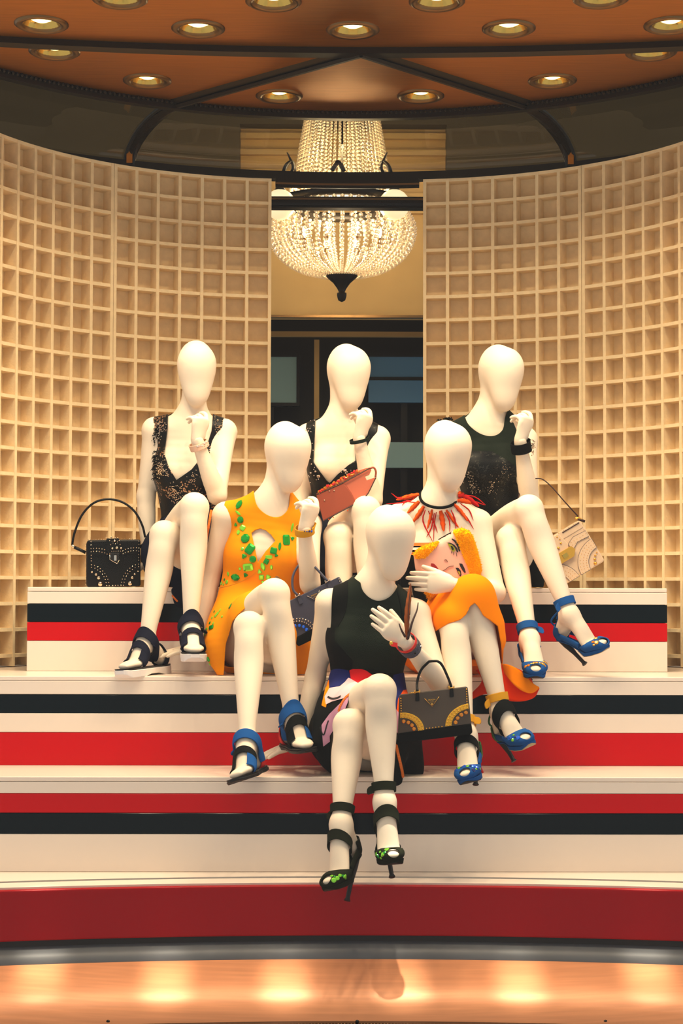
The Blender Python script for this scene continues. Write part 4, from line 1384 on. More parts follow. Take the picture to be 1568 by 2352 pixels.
PR = [([(752, 1530), (800, 1540), (806, 1560), (770, 1580), (755, 1600), (745, 1590)], PRINTBLUE), ([(903, 1550), (950, 1540), (962, 1600), (925, 1612), (912, 1650), (900, 1640)], PRINTBLUE),
      ([(738, 1620), (748, 1575), (755, 1560), (756, 1590), (748, 1625)], ORANGE), ([(910, 1635), (914, 1605), (926, 1585), (948, 1582), (944, 1625), (925, 1640)], FEATHERO),
      ([(802, 1540), (818, 1533), (840, 1540), (858, 1552), (830, 1580), (806, 1562)], PRINTRED),
      ([(745, 1600), (756, 1580), (780, 1576), (792, 1566), (800, 1556), (828, 1572), (800, 1600), (780, 1606), (760, 1612), (748, 1618)], PALEPINK),
      ([(738, 1665), (756, 1640), (784, 1612), (800, 1600), (795, 1640), (762, 1700), (742, 1715)], LILAC), ([(904, 1622), (918, 1640), (932, 1690), (915, 1690), (900, 1660)], LILAC)]
for i, (pl, m) in enumerate(PR): patch(V, T, pl, 'print_patch', m, oP, .0012 + .0003 * i)
for P, w in (([(736, 1670), (744, 1688), (752, 1665), (756, 1655)], .004), ([(754, 1602), (764, 1606), (776, 1604), (784, 1600)], .006)): strip(tP, P, w, 'print_line', INK, oP, .0045)
strip(tP, [(779, 1634), (784, 1620), (794, 1604), (806, 1594)], .008, 'orange_edging', ORTRIM, oP, .005)
strip(tP, [(899, 1662), (906, 1700), (914, 1735), (922, 1770), (926, 1800)], .009, 'orange_edging', ORTRIM, oP, .004)
strip(tP, [(822, 1784), (835, 1784), (846, 1781), (858, 1780)], .007, 'orange_edging', ORTRIM, oP, .004)

# ---------------------------------------------------------------- shoes
def foot_frame(kx, e):
    J = SPEC[kx]; he, ba, to = J['ft' + e]; an = J['an' + e]; kn = J['kn' + e]
    ax = nrm(to - he); nn = an - (he + ba) / 2; nn = nrm(nn - ax * (nn @ ax)); sv = np.cross(nn, ax)
    return he, ba, to, an, kn, ax, nn, sv


def loft(C, wid, top, thick, sv, nn):
    """sole: centre points, half widths, drop below the foot line, thickness"""
    V = []; Fc = []
    for c, w, t, k in zip(C, wid, top, thick):
        a = c - nn * t
        V += [a + sv * w, a - sv * w, a - sv * w * .93 - nn * k, a + sv * w * .93 - nn * k]
    n = len(C)
    for i in range(n - 1):
        for k in range(4): Fc.append((4 * i + k, 4 * i + (k + 1) % 4, 4 * i + 4 + (k + 1) % 4, 4 * i + 4 + k))
    Fc += [(0, 3, 2, 1), tuple(4 * n - 4 + k for k in range(4))]
    return np.array(V), Fc


def sole_pts(he, ba, to, ax, back=.028, front=.020):
    C = np.array([he - ax * back, he - ax * back * .6, he + ax * .012, he * .62 + ba * .38, he * .25 + ba * .75, ba, ba * .5 + to * .5, to, to + ax * front * .7, to + ax * front])
    return spline(C, 3)


def interp_w(n, w): return np.interp(np.linspace(0, 1, n), np.linspace(0, 1, len(w)), w)


def bandobj(name, prims, off, p0, n, hw, material, parent, more=None, thick=.003, h=.003):
    V, T = band(prims, off, p0, n, hw, h, more)
    if len(T) < 4: return None
    o = obj(name, V, T, material, parent, True)
    if thick: solid(o, thick, 1)
    return o


def tab(p, d, up, L, w, material, parent, name='strap_end'):
    d = nrm(d); up = nrm(up); s = np.cross(d, up)
    m = M()
    prof = [(0, w), (L * .75, w), (L * .95, w * .6), (L, .0)]
    V = []; Fc = []
    for x, ww in prof:
        for q in (1, -1):
            V += [p + d * x + up * ww * q + s * .002, p + d * x + up * ww * q - s * .002]
    for i in range(3):
        b = 4 * i; Fc += [(b, b + 4, b + 6, b + 2), (b + 1, b + 3, b + 7, b + 5), (b, b + 1, b + 5, b + 4), (b + 2, b + 6, b + 7, b + 3)]
    Fc.append((0, 2, 3, 1))
    return obj(name, V, Fc, material, parent)


def stones(tree, pts, mats_, parent, s=.0062, name='stone'):
    for i, (x, y) in enumerate(pts):
        q = shoot(tree, x, y)
        if q is None: continue
        z = s * (1 + .35 * math.sin(i * 2.4))
        gem_at(name, q[0] + q[1] * .0032, q[1], ('round', 'oval', 'round', 'tri')[i % 4], z, z, i * .9, mats_[i % len(mats_)], parent)


def flat_sandal(kx, e, solem, thick, strapm, strap2m, heelm, lab, front=.026, wave=False):
    he, ba, to, an, kn, ax, nn, sv = foot_frame(kx, e)
    pr = BODY[kx]['shin' + e] + BODY[kx]['foot' + e]
    C = sole_pts(he, ba, to, ax, .034, front); n = len(C)
    tp = interp_w(n, [.024, .024, .024, .022, .020, .018, .014, .010, .007, .006])
    th = interp_w(n, [thick * 1.15] * 3 + [thick * (.75 if wave else 1)] * 2 + [thick] * 3 + [thick * .7, thick * .55])
    root = obj('sandal', *loft(C, interp_w(n, [.016, .028, .032, .030, .036, .043, .043, .036, .026, .014]), tp - .001, np.full(n, .005), sv, nn), BLACKRUB, ROOT[kx], False)
    if lab: root['label'] = lab
    bevel(obj('sole', *loft(C, interp_w(n, [.018, .030, .034, .032, .038, .045, .045, .038, .028, .016]), tp + .004, th, sv, nn), solem, root), .003)
    mid = an * .55 + ba * .45
    d1 = nrm((ba - an) * .8 + ax * .4)
    bandobj('ankle_strap', pr, .006, an * .92 + ba * .08 - nn * .004, nrm(d1 - nn * .3), .0175, strapm, root, lambda V: (V - he) @ nn + .004)
    bandobj('toe_strap', pr, .005, an * .34 + ba * .66, nrm(d1), .0115, strap2m, root, lambda V: (V - ba) @ nn + .012)
    # side wings joining strap and sole, and the heel counter
    for q in (1, -1):
        V, T = band(pr, .0045, ba, ax, .030, .003, lambda V: np.minimum.reduce([(V - ba) @ sv * q - .020, .05 - np.abs((V - ba) @ nn), .022 - np.abs((V - ba) @ ax + .006)]))
        if len(T) > 3: solid(obj('side_wing', V, T, strapm if (q > 0) == (kx == 'C') else strap2m, root, True), .003, 1)
    bandobj('heel_counter', pr, .005, he - ax * .01, ax, .030, heelm, root, lambda V: np.minimum(.056 - (V - he) @ nn, (he + ax * .016 - V) @ ax))
    tab(an * .9 + ba * .1 + sv * (.034 if kx == 'A' else -.034) + ax * .006, sv * (1 if kx == 'A' else -1) - nn * .6 + ax * .2, ax + nn * .5, .026, .011, strapm, root)
    M().tube([an * .8 + ba * .2 - sv * .036 - nn * .006, an * .8 + ba * .2 - sv * .038 - nn * .016], .003).make('buckle', CHROME, root)
    return root


flat_sandal('A', 'L', WHITESOLE, .026, NAVYSTRAP, NAVYSTRAP, NAVYSTRAP, None, wave=True)
flat_sandal('A', 'R', WHITESOLE, .026, NAVYSTRAP, NAVYSTRAP, NAVYSTRAP, None, wave=True)
flat_sandal('C', 'L', BLACKRUB, .010, BLUESUEDE, BLACKCLOTH, REDLEATHER, None)
flat_sandal('C', 'R', BLACKRUB, .010, BLUESUEDE, BLACKCLOTH, REDLEATHER, None)


def heel_shoe(kx, e, tip, upm, ankm, midm, heelm, gems, gm, solem=BLACKRUB, ank=.045, counter=None, edge=None, tabside=1, lab=None, mid=True, wedge=None):
    he, ba, to, an, kn, ax, nn, sv = foot_frame(kx, e)
    pr = BODY[kx]['shin' + e] + BODY[kx]['foot' + e]; fp = BODY[kx]['foot' + e]
    C = sole_pts(he, ba, to, ax, .020, .018); n = len(C)
    tp = interp_w(n, [.022, .024, .024, .022, .021, .021, .017, .013, .010, .008])
    root = obj('peep_toe_shoe', *loft(C, interp_w(n, [.010, .020, .024, .022, .030, .040, .039, .031, .021, .008]), tp, interp_w(n, [.006, .006, .005, .004, .008, .014, .015, .013, .009, .005]), sv, nn), upm, ROOT[kx], False)
    bevel(root, .003)
    if lab: root['label'] = lab
    obj('sole', *loft(C[12:], interp_w(n, [.010, .020, .024, .022, .030, .038, .037, .029, .019, .006])[12:], tp[12:] + interp_w(n, [.006, .006, .005, .004, .008, .014, .015, .013, .009, .005])[12:], np.full(n - 12, .0025), sv, nn), solem, root)
    V, Q = surf(field(fp, .0026, .005, .012), 1); T = tris(Q)
    V, T = cut(V, T, (V - ba) @ ax + .030)
    th = to + nn * .016 + ax * .004
    V, T = cut(V, T, np.linalg.norm((V - th) * 1.0, axis=1) - .0185)
    V, T = cut(V, T, .007 + ((V - ba) @ ax) * .62 - (V - ba) @ nn)
    up = obj('vamp', V, T, upm, root, True); solid(up, .003, 1)
    tv = bvh(V, T)
    # heel
    tipw = W(*tip); top = he - ax * .008 - nn * .026
    M().tube([top + nn * .012, top * .75 + tipw * .25, tipw * .6 + top * .4, tipw * .93 + top * .07, tipw], [.021, .013, .0075, .0068, .0105], n=10, up=(1, 0, 0)).make('heel', heelm, root, True)
    # heel cup / sling
    bandobj('heel_cup', pr, .004, he - ax * .004, ax, .026, counter or upm, root, lambda V: np.minimum(.030 - (V - he) @ nn, (he + ax * .012 - V) @ ax))
    ad = nrm(kn - an); p0 = an + ad * ank
    for q in (1, -1):
        M().tube(spline([he - ax * .018 + sv * q * .010 + nn * .02, he - ax * .03 + sv * q * .016 + nn * .045, p0 - ad * .012 - VIEW * .026 + sv * q * .012], 5), .0035, n=6).make('back_strap', counter or upm, root)
        M().tube(spline([he + sv * q * .025 - nn * .004, he * .5 + ba * .5 + sv * q * .030 - nn * .002, ba + sv * q * .036 - ax * .02], 5), [.011] * 11, n=8, flat=.35, up=tuple(sv)).make('side_strap', upm, root, True)
    bandobj('ankle_strap', BODY[kx]['shin' + e], .006, p0, ad, .0135, ankm, root)
    tab(p0 + sv * tabside * .031 + VIEW * .012, sv * tabside + VIEW * .25 - ad * .35, ad, .026, .012, ankm, root)
    if mid:
        bandobj('instep_strap', pr, .006, an * .58 + ba * .42, nrm((ba - an) * .8 + ax * .3), .0135, midm, root, lambda V: (V - (he * .5 + ba * .5)) @ nn + .016)
    if edge is not None:
        M().tube([ba + sv * .036 - nn * .030 - ax * .022, ba + sv * .030 - nn * .006 - ax * .034, ba - nn * .0 - ax * .03 + sv * .028], .006, n=6).make('side_edge', edge, root, True)
    st = M()
    stones(tv, gems, gm, up)
    return root, tv


heel_shoe('D', 'L', (1092, 1802, -.745), BLUESUEDE, MUSTARD, BLACKCLOTH, BLACKRUB, [(1050, 1770), (1055, 1766), (1061, 1764), (1067, 1762), (1074, 1762), (1081, 1762), (1087, 1762), (1092, 1768), (1086, 1770), (1094, 1764), (1100, 1766)], [GEMBLUE, GEMGREEN, GEMINDIGO], counter=GREENLEATHER, edge=REDLEATHER, tabside=1)
heel_shoe('D', 'R', (1180, 1748, -.52), BLUESUEDE, MUSTARD, BLACKCLOTH, BLACKRUB, [(1152, 1700), (1158, 1704), (1164, 1696), (1172, 1696), (1178, 1700), (1184, 1694), (1190, 1696), (1196, 1690), (1204, 1688), (1212, 1689), (1180, 1690)], [GEMBLUE, GEMGREEN, GEMINDIGO], solem=SOLEGREY, counter=GREENLEATHER, edge=REDLEATHER, tabside=-1)
GD = [GOLD, GEMAMBER, GOLD]
heel_shoe('E', 'L', (1216, 1562, -.365), BLUESUEDE, BLUESUEDE, BLUESUEDE, BLACKRUB, [(1208, 1532), (1214, 1530), (1220, 1526), (1226, 1525), (1232, 1524), (1240, 1525), (1246, 1527), (1250, 1531), (1252, 1525), (1248, 1522)], GD, mid=False, tabside=1)
heel_shoe('E', 'R', (1343, 1525, -.29), BLUESUEDE, BLUESUEDE, BLUESUEDE, BLACKRUB, [(1336, 1480), (1342, 1478), (1348, 1476), (1356, 1473), (1362, 1476), (1364, 1482), (1370, 1477), (1358, 1469), (1368, 1468), (1376, 1468), (1384, 1468)], GD, solem=SOLEGREY, mid=False, tabside=-1)
GG = [GEMGREEN, GEMDEEP, GEMGREEN]
r, tv = heel_shoe('F', 'L', (797, 2069, -.985), GREENSUEDE, GREENSUEDE, GREENSUEDE, BLACKRUB, [(730, 2023), (736, 2021), (742, 2018), (749, 2018), (755, 2022), (760, 2018), (766, 2022), (768, 2015), (774, 2018), (780, 2012), (786, 2012), (790, 2014), (762, 2014), (750, 2012)], GG, tabside=-1)
r2, tv2 = heel_shoe('F', 'R', (900, 2014, -1.0), GREENSUEDE, GREENSUEDE, GREENSUEDE, BLACKRUB, [(866, 1962), (870, 1966), (874, 1958), (880, 1964), (884, 1960), (876, 1970), (892, 1954), (898, 1952), (904, 1952), (910, 1952), (916, 1956), (888, 1954)], GG, tabside=-1)
for c in r.children:
    if c.name.startswith('instep'):
        V = np.array([v.co[:] for v in c.data.vertices]) + WL[c]
        stones(bvh(V, [tuple(p.vertices) for p in c.data.polygons]), [(794, 1972), (800, 1968), (806, 1972), (798, 1978), (804, 1976), (796, 1983)], GG, c)

# ---------------------------------------------------------------- bracelets (worn)
def cuff(kx, e, t, hw, off, m, name='bracelet', lab=None, thick=.003):
    J = SPEC[kx]; wr, el = J['wr' + e], J['el' + e]
    p = wr * (1 - t) + el * t
    o = bandobj(name, BODY[kx]['arm' + e][1:] + BODY[kx]['hand' + e][:1], off, p, nrm(wr - el), hw, m, ROOT[kx], thick=thick)
    if o and lab: o['label'] = lab
    V = np.array([v.co[:] for v in o.data.vertices]) + WL[o]
    return o, bvh(V, [tuple(q.vertices) for q in o.data.polygons]), p


o, t, p = cuff('A', 'R', .10, .0115, .007, PINKCUFF, lab='blush leather bracelet set with clear stones')
stones(t, [(453, 1017), (458, 1016), (463, 1016), (453, 1025), (458, 1024), (463, 1024), (468, 1018), (468, 1024), (473, 1016), (475, 1022), (474, 1028)], [GEMCLEAR], o, .0042)
o, t, p = cuff('B', 'R', .04, .0062, .008, GREENBLACK, lab='thin dark green bracelet')
stones(t, [(846, 1005), (848, 1010)], [GEMCLEAR, GOLD], o, .006)
o, t, p = cuff('C', 'R', .02, .012, .006, MUSTARD, lab='mustard strap bracelet with a plate of blue stones')
stones(t, [(699 + 5 * i, 1210 + 5 * j) for i in range(4) for j in range(3)], [GEMINDIGO, GEMBLUE], o, .0036)
o, t, p = cuff('E', 'R', .10, .019, .009, BLACKCLOTH, lab='wide fuzzy black cuff beaded at the edge')
fr = M()
for a in np.linspace(1012, 1042, 22):
    q = shoot(t, 1221 - abs(a - 1026) * .25, a) or (W(1224, a, -.03), VIEW)
    for k in range(2): fr.ball(q[0] + rng.normal(size=3) * .003, .0026, 1)
tag(fr.make('bead_edge', SILVER, o), kind='stuff')
o, t, p = cuff('F', 'R', .02, .005, .006, REDLEATHER, lab='red leather wrist band with a small fastened tag')
J = SPEC['F']
tab(W(912, 1482, -.87), W(893, 1478, -.88) - W(912, 1482, -.87), (0, .2, 1), .026, .007, REDLEATHER, o)
M().ball(W(898, 1477, -.889), (.006, .004, .006), 2).make('rivet', GOLD, o, True)
o, t, p = cuff('F', 'R', .12, .0145, .006, SLATE, lab='slate leather bracelet with rows of jet stones')
stones(t, [(936 + 6 * i + 5 * j, 1494 - 6 * i + 5 * j) for i in range(6) for j in range(4)], [GEMJET], o, .0036)

# feather and cords hanging up from the front mannequin's wrist
def blade(P, wid, m, name, parent, thick=.0008):
    C = spline([W(*p) for p in P], 6); n = len(C)
    V = []; Fc = []
    for i in range(n):
        t = nrm(C[min(i + 1, n - 1)] - C[max(i - 1, 0)]); s = nrm(np.cross(t, VIEW)); w = wid * math.sin(math.pi * (.08 + .9 * i / (n - 1))) ** .7 * (1 + .12 * math.sin(i * 2.1))
        V += [C[i] + s * w, C[i] + VIEW * thick * 2, C[i] - s * w, C[i] - VIEW * thick]
        if i:
            b = 4 * i
            for k in range(4): Fc.append((b - 4 + k, b + k, b + (k + 1) % 4, b - 4 + (k + 1) % 4))
    return obj(name, V, Fc, m, parent, True)


ft = blade([(935, 1470, -.86), (934, 1440, -.87), (935, 1405, -.87), (940, 1365, -.86), (943, 1340, -.85)], .0085, FEATHERB, 'wrist_feather', ROOT['F'])
ft['label'] = 'long brown feather standing up from the wrist'
M().tube(spline([W(943, 1342, -.855), W(938, 1400, -.873), W(936, 1470, -.865)], 6), .0012, n=5).make('quill', BROWNCORD, ft)
for P in ([(930, 1462, -.88), (922, 1448, -.90), (916, 1432, -.90)], [(936, 1468, -.87), (946, 1430, -.86), (957, 1402, -.84), (960, 1384, -.83)]):
    c = M().tube(spline([W(*q) for q in P], 6), np.linspace(.0045, .0018, 6 * (len(P) - 1) + 1), n=6).make('wrist_cord', BROWNCORD, ROOT['F'], True)

# ---------------------------------------------------------------- feather necklace on D
cn = W(1007, 1142, -.185); RX_, FV = np.array([.066, 0, 0]), np.array([0, -.056, -.040])
neck = M().tube([cn + RX_ * math.cos(a) + FV * math.sin(a) for a in np.linspace(0, 2 * math.pi, 40, endpoint=False)], .0052, n=8, closed=True).make('necklace', BLACKCLOTH, ROOT['D'], True)
neck['label'] = 'black cord necklace fringed with orange and red feathers'
tDb = body_tree('D')
def feather(P, wid, m, lift):
    Cs = []
    for X, Y in spline(P, 6):
        x, y = 860 + X / 4.356, 960 + Y / 4.356
        q = shoot(tDb, x, y)
        p = q[0] + q[1] * lift if q is not None and q[0][1] < .1 else W(x, y, Cs[-1][1] if Cs else -.2)
        if Cs and abs(p[1] - Cs[-1][1]) > .05: p = W(x, y, Cs[-1][1])
        Cs.append(p)
    n = len(Cs); V = []; Fc = []
    for i in range(n):
        t = nrm(Cs[min(i + 1, n - 1)] - Cs[max(i - 1, 0)]); s = nrm(np.cross(t, VIEW)); w = wid * 1.05 * (math.sin(math.pi * (.12 + .86 * i / (n - 1))) ** .6)
        V += [Cs[i] + s * w * (1 + .15 * math.sin(i * 1.9)), Cs[i] + VIEW * .0009, Cs[i] - s * w * (1 + .15 * math.cos(i * 2.3)), Cs[i]]
        if i:
            b = 4 * i
            for k in range(4): Fc.append((b - 4 + k, b + k, b + (k + 1) % 4, b - 4 + (k + 1) % 4))
    obj('feather', V, Fc, m, neck, True)
FE = [([(445, 765), (340, 790), (215, 820)], .0085, 0), ([(455, 840), (400, 890), (330, 955)], .0085, 0), ([(500, 885), (450, 960), (385, 1045)], .008, 0), ([(580, 915), (560, 1010), (532, 1115)], .0055, 0), ([(660, 925), (678, 1030), (692, 1138)], .009, 0),
      ([(715, 920), (775, 1010), (838, 1098)], .0055, 0), ([(790, 865), (860, 940), (930, 1035)], .0065, 0), ([(820, 830), (890, 840), (975, 870)], .008, 0), ([(825, 790), (920, 800), (1045, 885)], .010, 1), ([(820, 770), (860, 760), (900, 790)], .008, 0), ([(350, 780), (280, 805), (225, 800)], .006, 1),
      ([(440, 770), (260, 810), (165, 752)], .0028, 1), ([(440, 855), (300, 850), (115, 858)], .0022, 1), ([(420, 800), (320, 850), (275, 890)], .0025, 1), ([(515, 920), (490, 1010), (520, 1110), (585, 1248)], .0026, 1), ([(540, 930), (600, 1060), (630, 1150)], .0024, 1), ([(600, 950), (570, 1100), (520, 1198)], .0024, 1), ([(620, 940), (600, 1050), (590, 1240)], .0022, 1),
      ([(700, 940), (745, 1030), (750, 1148)], .0024, 1), ([(760, 920), (800, 1020), (808, 1120)], .0026, 1), ([(800, 890), (920, 1000), (992, 1115)], .0026, 1), ([(850, 860), (940, 930), (988, 1030)], .0024, 1), ([(850, 790), (980, 830), (1105, 872)], .0028, 1), ([(860, 770), (1000, 790), (1110, 870)], .0022, 1)]
for i, (P, w, k) in enumerate(FE): feather(P, w, (FEATHERO, FEATHERR)[k], .004 + .0008 * (i % 5))

# ---------------------------------------------------------------- handbags
class Frame:
    """a bag's front face: fractions across and down, metres out towards the viewer"""
    def __init__(s, tl, tr, bl, Y, yaw=0.0):
        s.o = W(*tl, Y); s.x = W(*tr, Y) - s.o; s.y = W(*bl, Y) - s.o
        s.w, s.h = np.linalg.norm(s.x), np.linalg.norm(s.y)
        if yaw:
            c, q = math.cos(yaw), math.sin(yaw)
            ux = nrm(s.x); s.x = (ux * c + np.array([0, -1, 0]) * q) * s.w
        s.n = nrm(np.cross(nrm(s.x), nrm(s.y))) * 1.0
        if s.n[1] > 0: s.n = -s.n

    def P(s, a, b, d=0.0): return s.o + s.x * a + s.y * b + s.n * d

    def dots(s, L, m, parent, name='stud', flat=.6):
        out = []
        base = None
        for a, b, r, d in L:
            p = s.P(a, b, d)
            if base is None:
                V, Fc = ICO[2 if len(L) < 30 else 1]
                base = obj(name, V * r + p, Fc, m, parent, True); r0 = r
            else:
                same(base, p, parent, scale=(r / r0,) * 3)

    def slab(s, poly, d0, d1, name, m, parent, bev=.0, seg=2, smooth=False):
        """outline in fractions pushed from depth d0 to d1"""
        n = len(poly)
        V = [s.P(a, b, d0) for a, b in poly] + [s.P(a, b, d1) for a, b in poly]
        Fc = [tuple(range(n)), tuple(range(2 * n - 1, n - 1, -1))] + [(i, i + n, (i + 1) % n + n, (i + 1) % n) for i in range(n)]
        o = obj(name, V, Fc, m, parent, smooth)
        if bev: bevel(o, bev, seg)
        return o

    def line(s, pts, r, name, m, parent, n=8, k=6, smooth=True, flat=1.0):
        C = spline([s.P(*p) for p in pts], k)
        return M().tube(C, r, n=n, flat=flat, up=tuple(s.n)).make(name, m, parent, smooth)


def rrect(x0, y0, x1, y1, rx, ry, n=4):
    out = []
    for cx, cy, a0 in ((x1 - rx, y0 + ry, -math.pi / 2), (x1 - rx, y1 - ry, 0), (x0 + rx, y1 - ry, math.pi / 2), (x0 + rx, y0 + ry, math.pi)):
        for i in range(n + 1):
            a = a0 + math.pi / 2 * i / n; out.append((cx + rx * math.cos(a), cy + ry * math.sin(a)))
    return out


def arcband(c, r0, r1, a0, a1, n=12, asp=1.0):
    A = np.linspace(a0, a1, n + 1)
    return [(c[0] + r1 * math.cos(a), c[1] + r1 * asp * math.sin(a)) for a in A] + [(c[0] + r0 * math.cos(a), c[1] + r0 * asp * math.sin(a)) for a in A[::-1]]


# 1: black studded box bag standing on the top tier
f = Frame((201, 1238), (321, 1236), (201, 1346), -.0 + .08, -.16)
f.o[2] += Z1 - f.P(0, 1)[2]
b1 = empty('handbag', f.P(.5, 1, -.04), 'black leather box bag covered in silver studs, standing on the top tier', 'handbag')
body = f.slab(rrect(-.01, .0, 1.01, 1.0, .04, .05), -.085, 0, 'bag_body', BLACKLEATHER, b1, .004, 2)
f.slab(rrect(.01, .02, .99, .32, .03, .05), -.002, .0035, 'flap', BLACKLEATHER, b1, .002)
f.slab([(.36, -.03), (.60, -.03), (.66, .22), (.64, .30), (.38, .30), (.34, .20)], 0, .008, 'flap_tab', BLACKLEATHER, b1, .002)
f.slab(rrect(-.02, .05, .04, .97, .02, .03), -.075, -.012, 'gusset', BLACKLEATHER, b1, .004)
def zz(L): return [((x - 290) / 1080, (y - 160) / 990, r * 1.45, d) for x, y, r, d in L]
S = []
S += [(x, 150, .0016, -.002) for x in range(300, 640, 54)] + [(x, 150, .0016, -.002) for x in range(995, 1290, 54)]
left = [(362, 195), (360, 265), (362, 340), (414, 335), (473, 335), (528, 340), (585, 350), (640, 365), (692, 392), (365, 405), (414, 398), (473, 398), (530, 402), (585, 418), (642, 432), (692, 457), (367, 480), (367, 543), (367, 597), (370, 680), (370, 733),
        (433, 693), (495, 725), (550, 763), (600, 812), (643, 867), (678, 925), (705, 990), (722, 1057), (733, 1120), (440, 755), (497, 790), (548, 830), (592, 880), (625, 935), (652, 992), (668, 1057), (683, 1120)]
for x, y in left:
    S += [(x, y, .0017, .004), (1708 - x, y, .0017, .004)]
S += [(x, 1120, .0017, .003) for x in (805, 860, 912)] + [(x, 402, .0014, .009) for x in range(785, 1010, 44)]
S += [(743, 177, .0016, .009), (937, 177, .0016, .009), (763, 262, .0017, .009), (957, 262, .0017, .009), (668, 108, .0016, .003), (708, 122, .0016, .004), (905, 122, .0016, .004), (862, 110, .0014, .003), (812, 230, .0014, .009), (860, 246, .0014, .009), (900, 228, .0014, .009), (790, 190, .0012, .009), (903, 192, .0014, .009)]
f.dots(zz(S), SILVER, body)
f.dots(zz([(845, 185, .0032, .009), (778, 105, .0026, .004), (797, 342, .003, .009), (890, 330, .0042, .009), (977, 342, .003, .009), (380, 832, .003, .003), (463, 885, .0038, .003), (517, 958, .005, .003), (548, 1085, .0066, .003), (1328, 832, .0026, .003), (1258, 888, .003, .003), (1208, 962, .0044, .003), (1162, 1085, .0064, .003)]), SILVER, body)
f.dots([(-.025, .12 + .068 * i, .002, -.02) for i in range(13)] + [(-.025, .12 + .068 * i, .002, -.05) for i in range(13)], SILVER, body)
cl = f.slab([(.42, .28), (.60, .28), (.60, .42), (.555, .505), (.42, .42)], .004, .009, 'clasp', BLACKM, b1, .001)
f.line([(.42, .28, .010), (.42, .42, .010), (.56, .51, .010), (.605, .43, .010)], .0013, 'clasp_rim', SILVER, cl, 6, 1)
f.slab(rrect(.50, .33, .55, .45, .01, .01), .009, .013, 'clasp_turnlock', CHROME, cl, .001)
f.line([(-.29, .10, -.04), (-.24, -.18, -.04), (-.10, -.55, -.04), (.12, -.80, -.04), (.38, -.88, -.04), (.66, -.82, -.04), (.90, -.62, -.04), (1.05, -.32, -.04), (1.11, -.05, -.04)], .0042, 'handle', BLACKLEATHER, b1, 8, 5)
for s_, a, b in ((-1, -.30, .10), (1, 1.10, .0)):
    f.line([(a, b, -.04), (a + .05, b + .04, -.04)], .006, 'handle_ring', SILVER, b1, 8, 4)
    f.line([(a + .05, b + .04, -.04), (-.03 if s_ < 0 else 1.01, b + .16, -.04)], .006, 'side_tab', BLACKLEATHER, b1, 6, 3)

# 2: salmon clutch lying open on the middle mannequin's lap
def poly_bag(pts, Y0, Y1, name, m, parent, bev=.0):
    n = len(pts); V = [W(x, y, Y0) for x, y in pts] + [W(x, y, Y0) + [0, Y1 - Y0, 0] for x, y in pts]
    Fc = [tuple(range(n)), tuple(range(2 * n - 1, n - 1, -1))] + [(i, i + n, (i + 1) % n + n, (i + 1) % n) for i in range(n)]
    o = obj(name, V, Fc, m, parent)
    if bev: bevel(o, bev)
    return o
YC = -.19
b2 = empty('clutch_bag', W(785, 1165, YC + .02), 'salmon leather envelope clutch with orange stones along its edge', 'handbag')
poly_bag([(726, 1136), (788, 1109), (797, 1119), (806, 1132), (813, 1145), (818, 1155), (742, 1196)], YC, YC + .035, 'front_panel', SALMON, b2, .002)
poly_bag([(788, 1109), (848, 1076), (853, 1079), (848, 1090), (838, 1094), (842, 1103), (862, 1096), (856, 1113), (845, 1132), (833, 1147), (818, 1155), (813, 1145), (806, 1132), (797, 1119)], YC + .006, YC + .03, 'gusset', SALMON2, b2, .001)
M().tube(spline([W(848, 1076, YC + .01), W(858, 1074, YC + .01), (W(863, 1083, YC + .01)), W(862, 1096, YC + .012)], 5), .0035, n=6, flat=2.0, up=(0, 1, 0)).make('side_loop', SALMON, b2, True)
M().tube([W(742, 1197, YC), W(818, 1156, YC), W(834, 1147, YC), W(846, 1132, YC), W(863, 1097, YC)], .0022, n=6).make('edge_piping', BROWNCORD, b2)
M().tube([W(727, 1136, YC), W(788, 1109, YC), W(848, 1076, YC)], .0018, n=6).make('edge_piping', BROWNCORD, b2)
fl = poly_bag([(726, 1134), (787, 1107), (848, 1074), (838, 1076), (820, 1082), (795, 1096), (765, 1112), (735, 1126)], YC + .004, YC + .03, 'flap', SALMON2, b2)
for i, (x, y) in enumerate(spline([(731, 1128), (765, 1111), (795, 1094), (822, 1080)], 7)):
    for k in range(2):
        gem_at('orange_stone', W(x + random.uniform(-2, 2), y + 1 + random.uniform(-3, 3), YC + .002 - .002 * k), VIEW, ('oval', 'rect', 'tri')[i % 3], .0038, .005, i * .8, (GEMORANGE, GEMAMBER, REDLEATHER)[(i + k) % 3], fl)
for x, y in spline([(733, 1133), (788, 1107), (846, 1075)], 10): M().ball(W(x, y, YC - .001), .0016, 1).make('edge_stud', GOLD, fl)
for x, y in ((756, 1128), (767, 1127), (745, 1149)): M().ball(W(x, y, YC - .001), (.0032, .002, .0032), 1).make('stud', SILVER, b2, True)
for x, y in ((798, 1171), (812, 1163), (832, 1150), (765, 1186), (755, 1191)): M().ball(W(x, y + 2, YC), (.0028, .0028, .0028), 1).make('bead', GEMORANGE, b2, True)

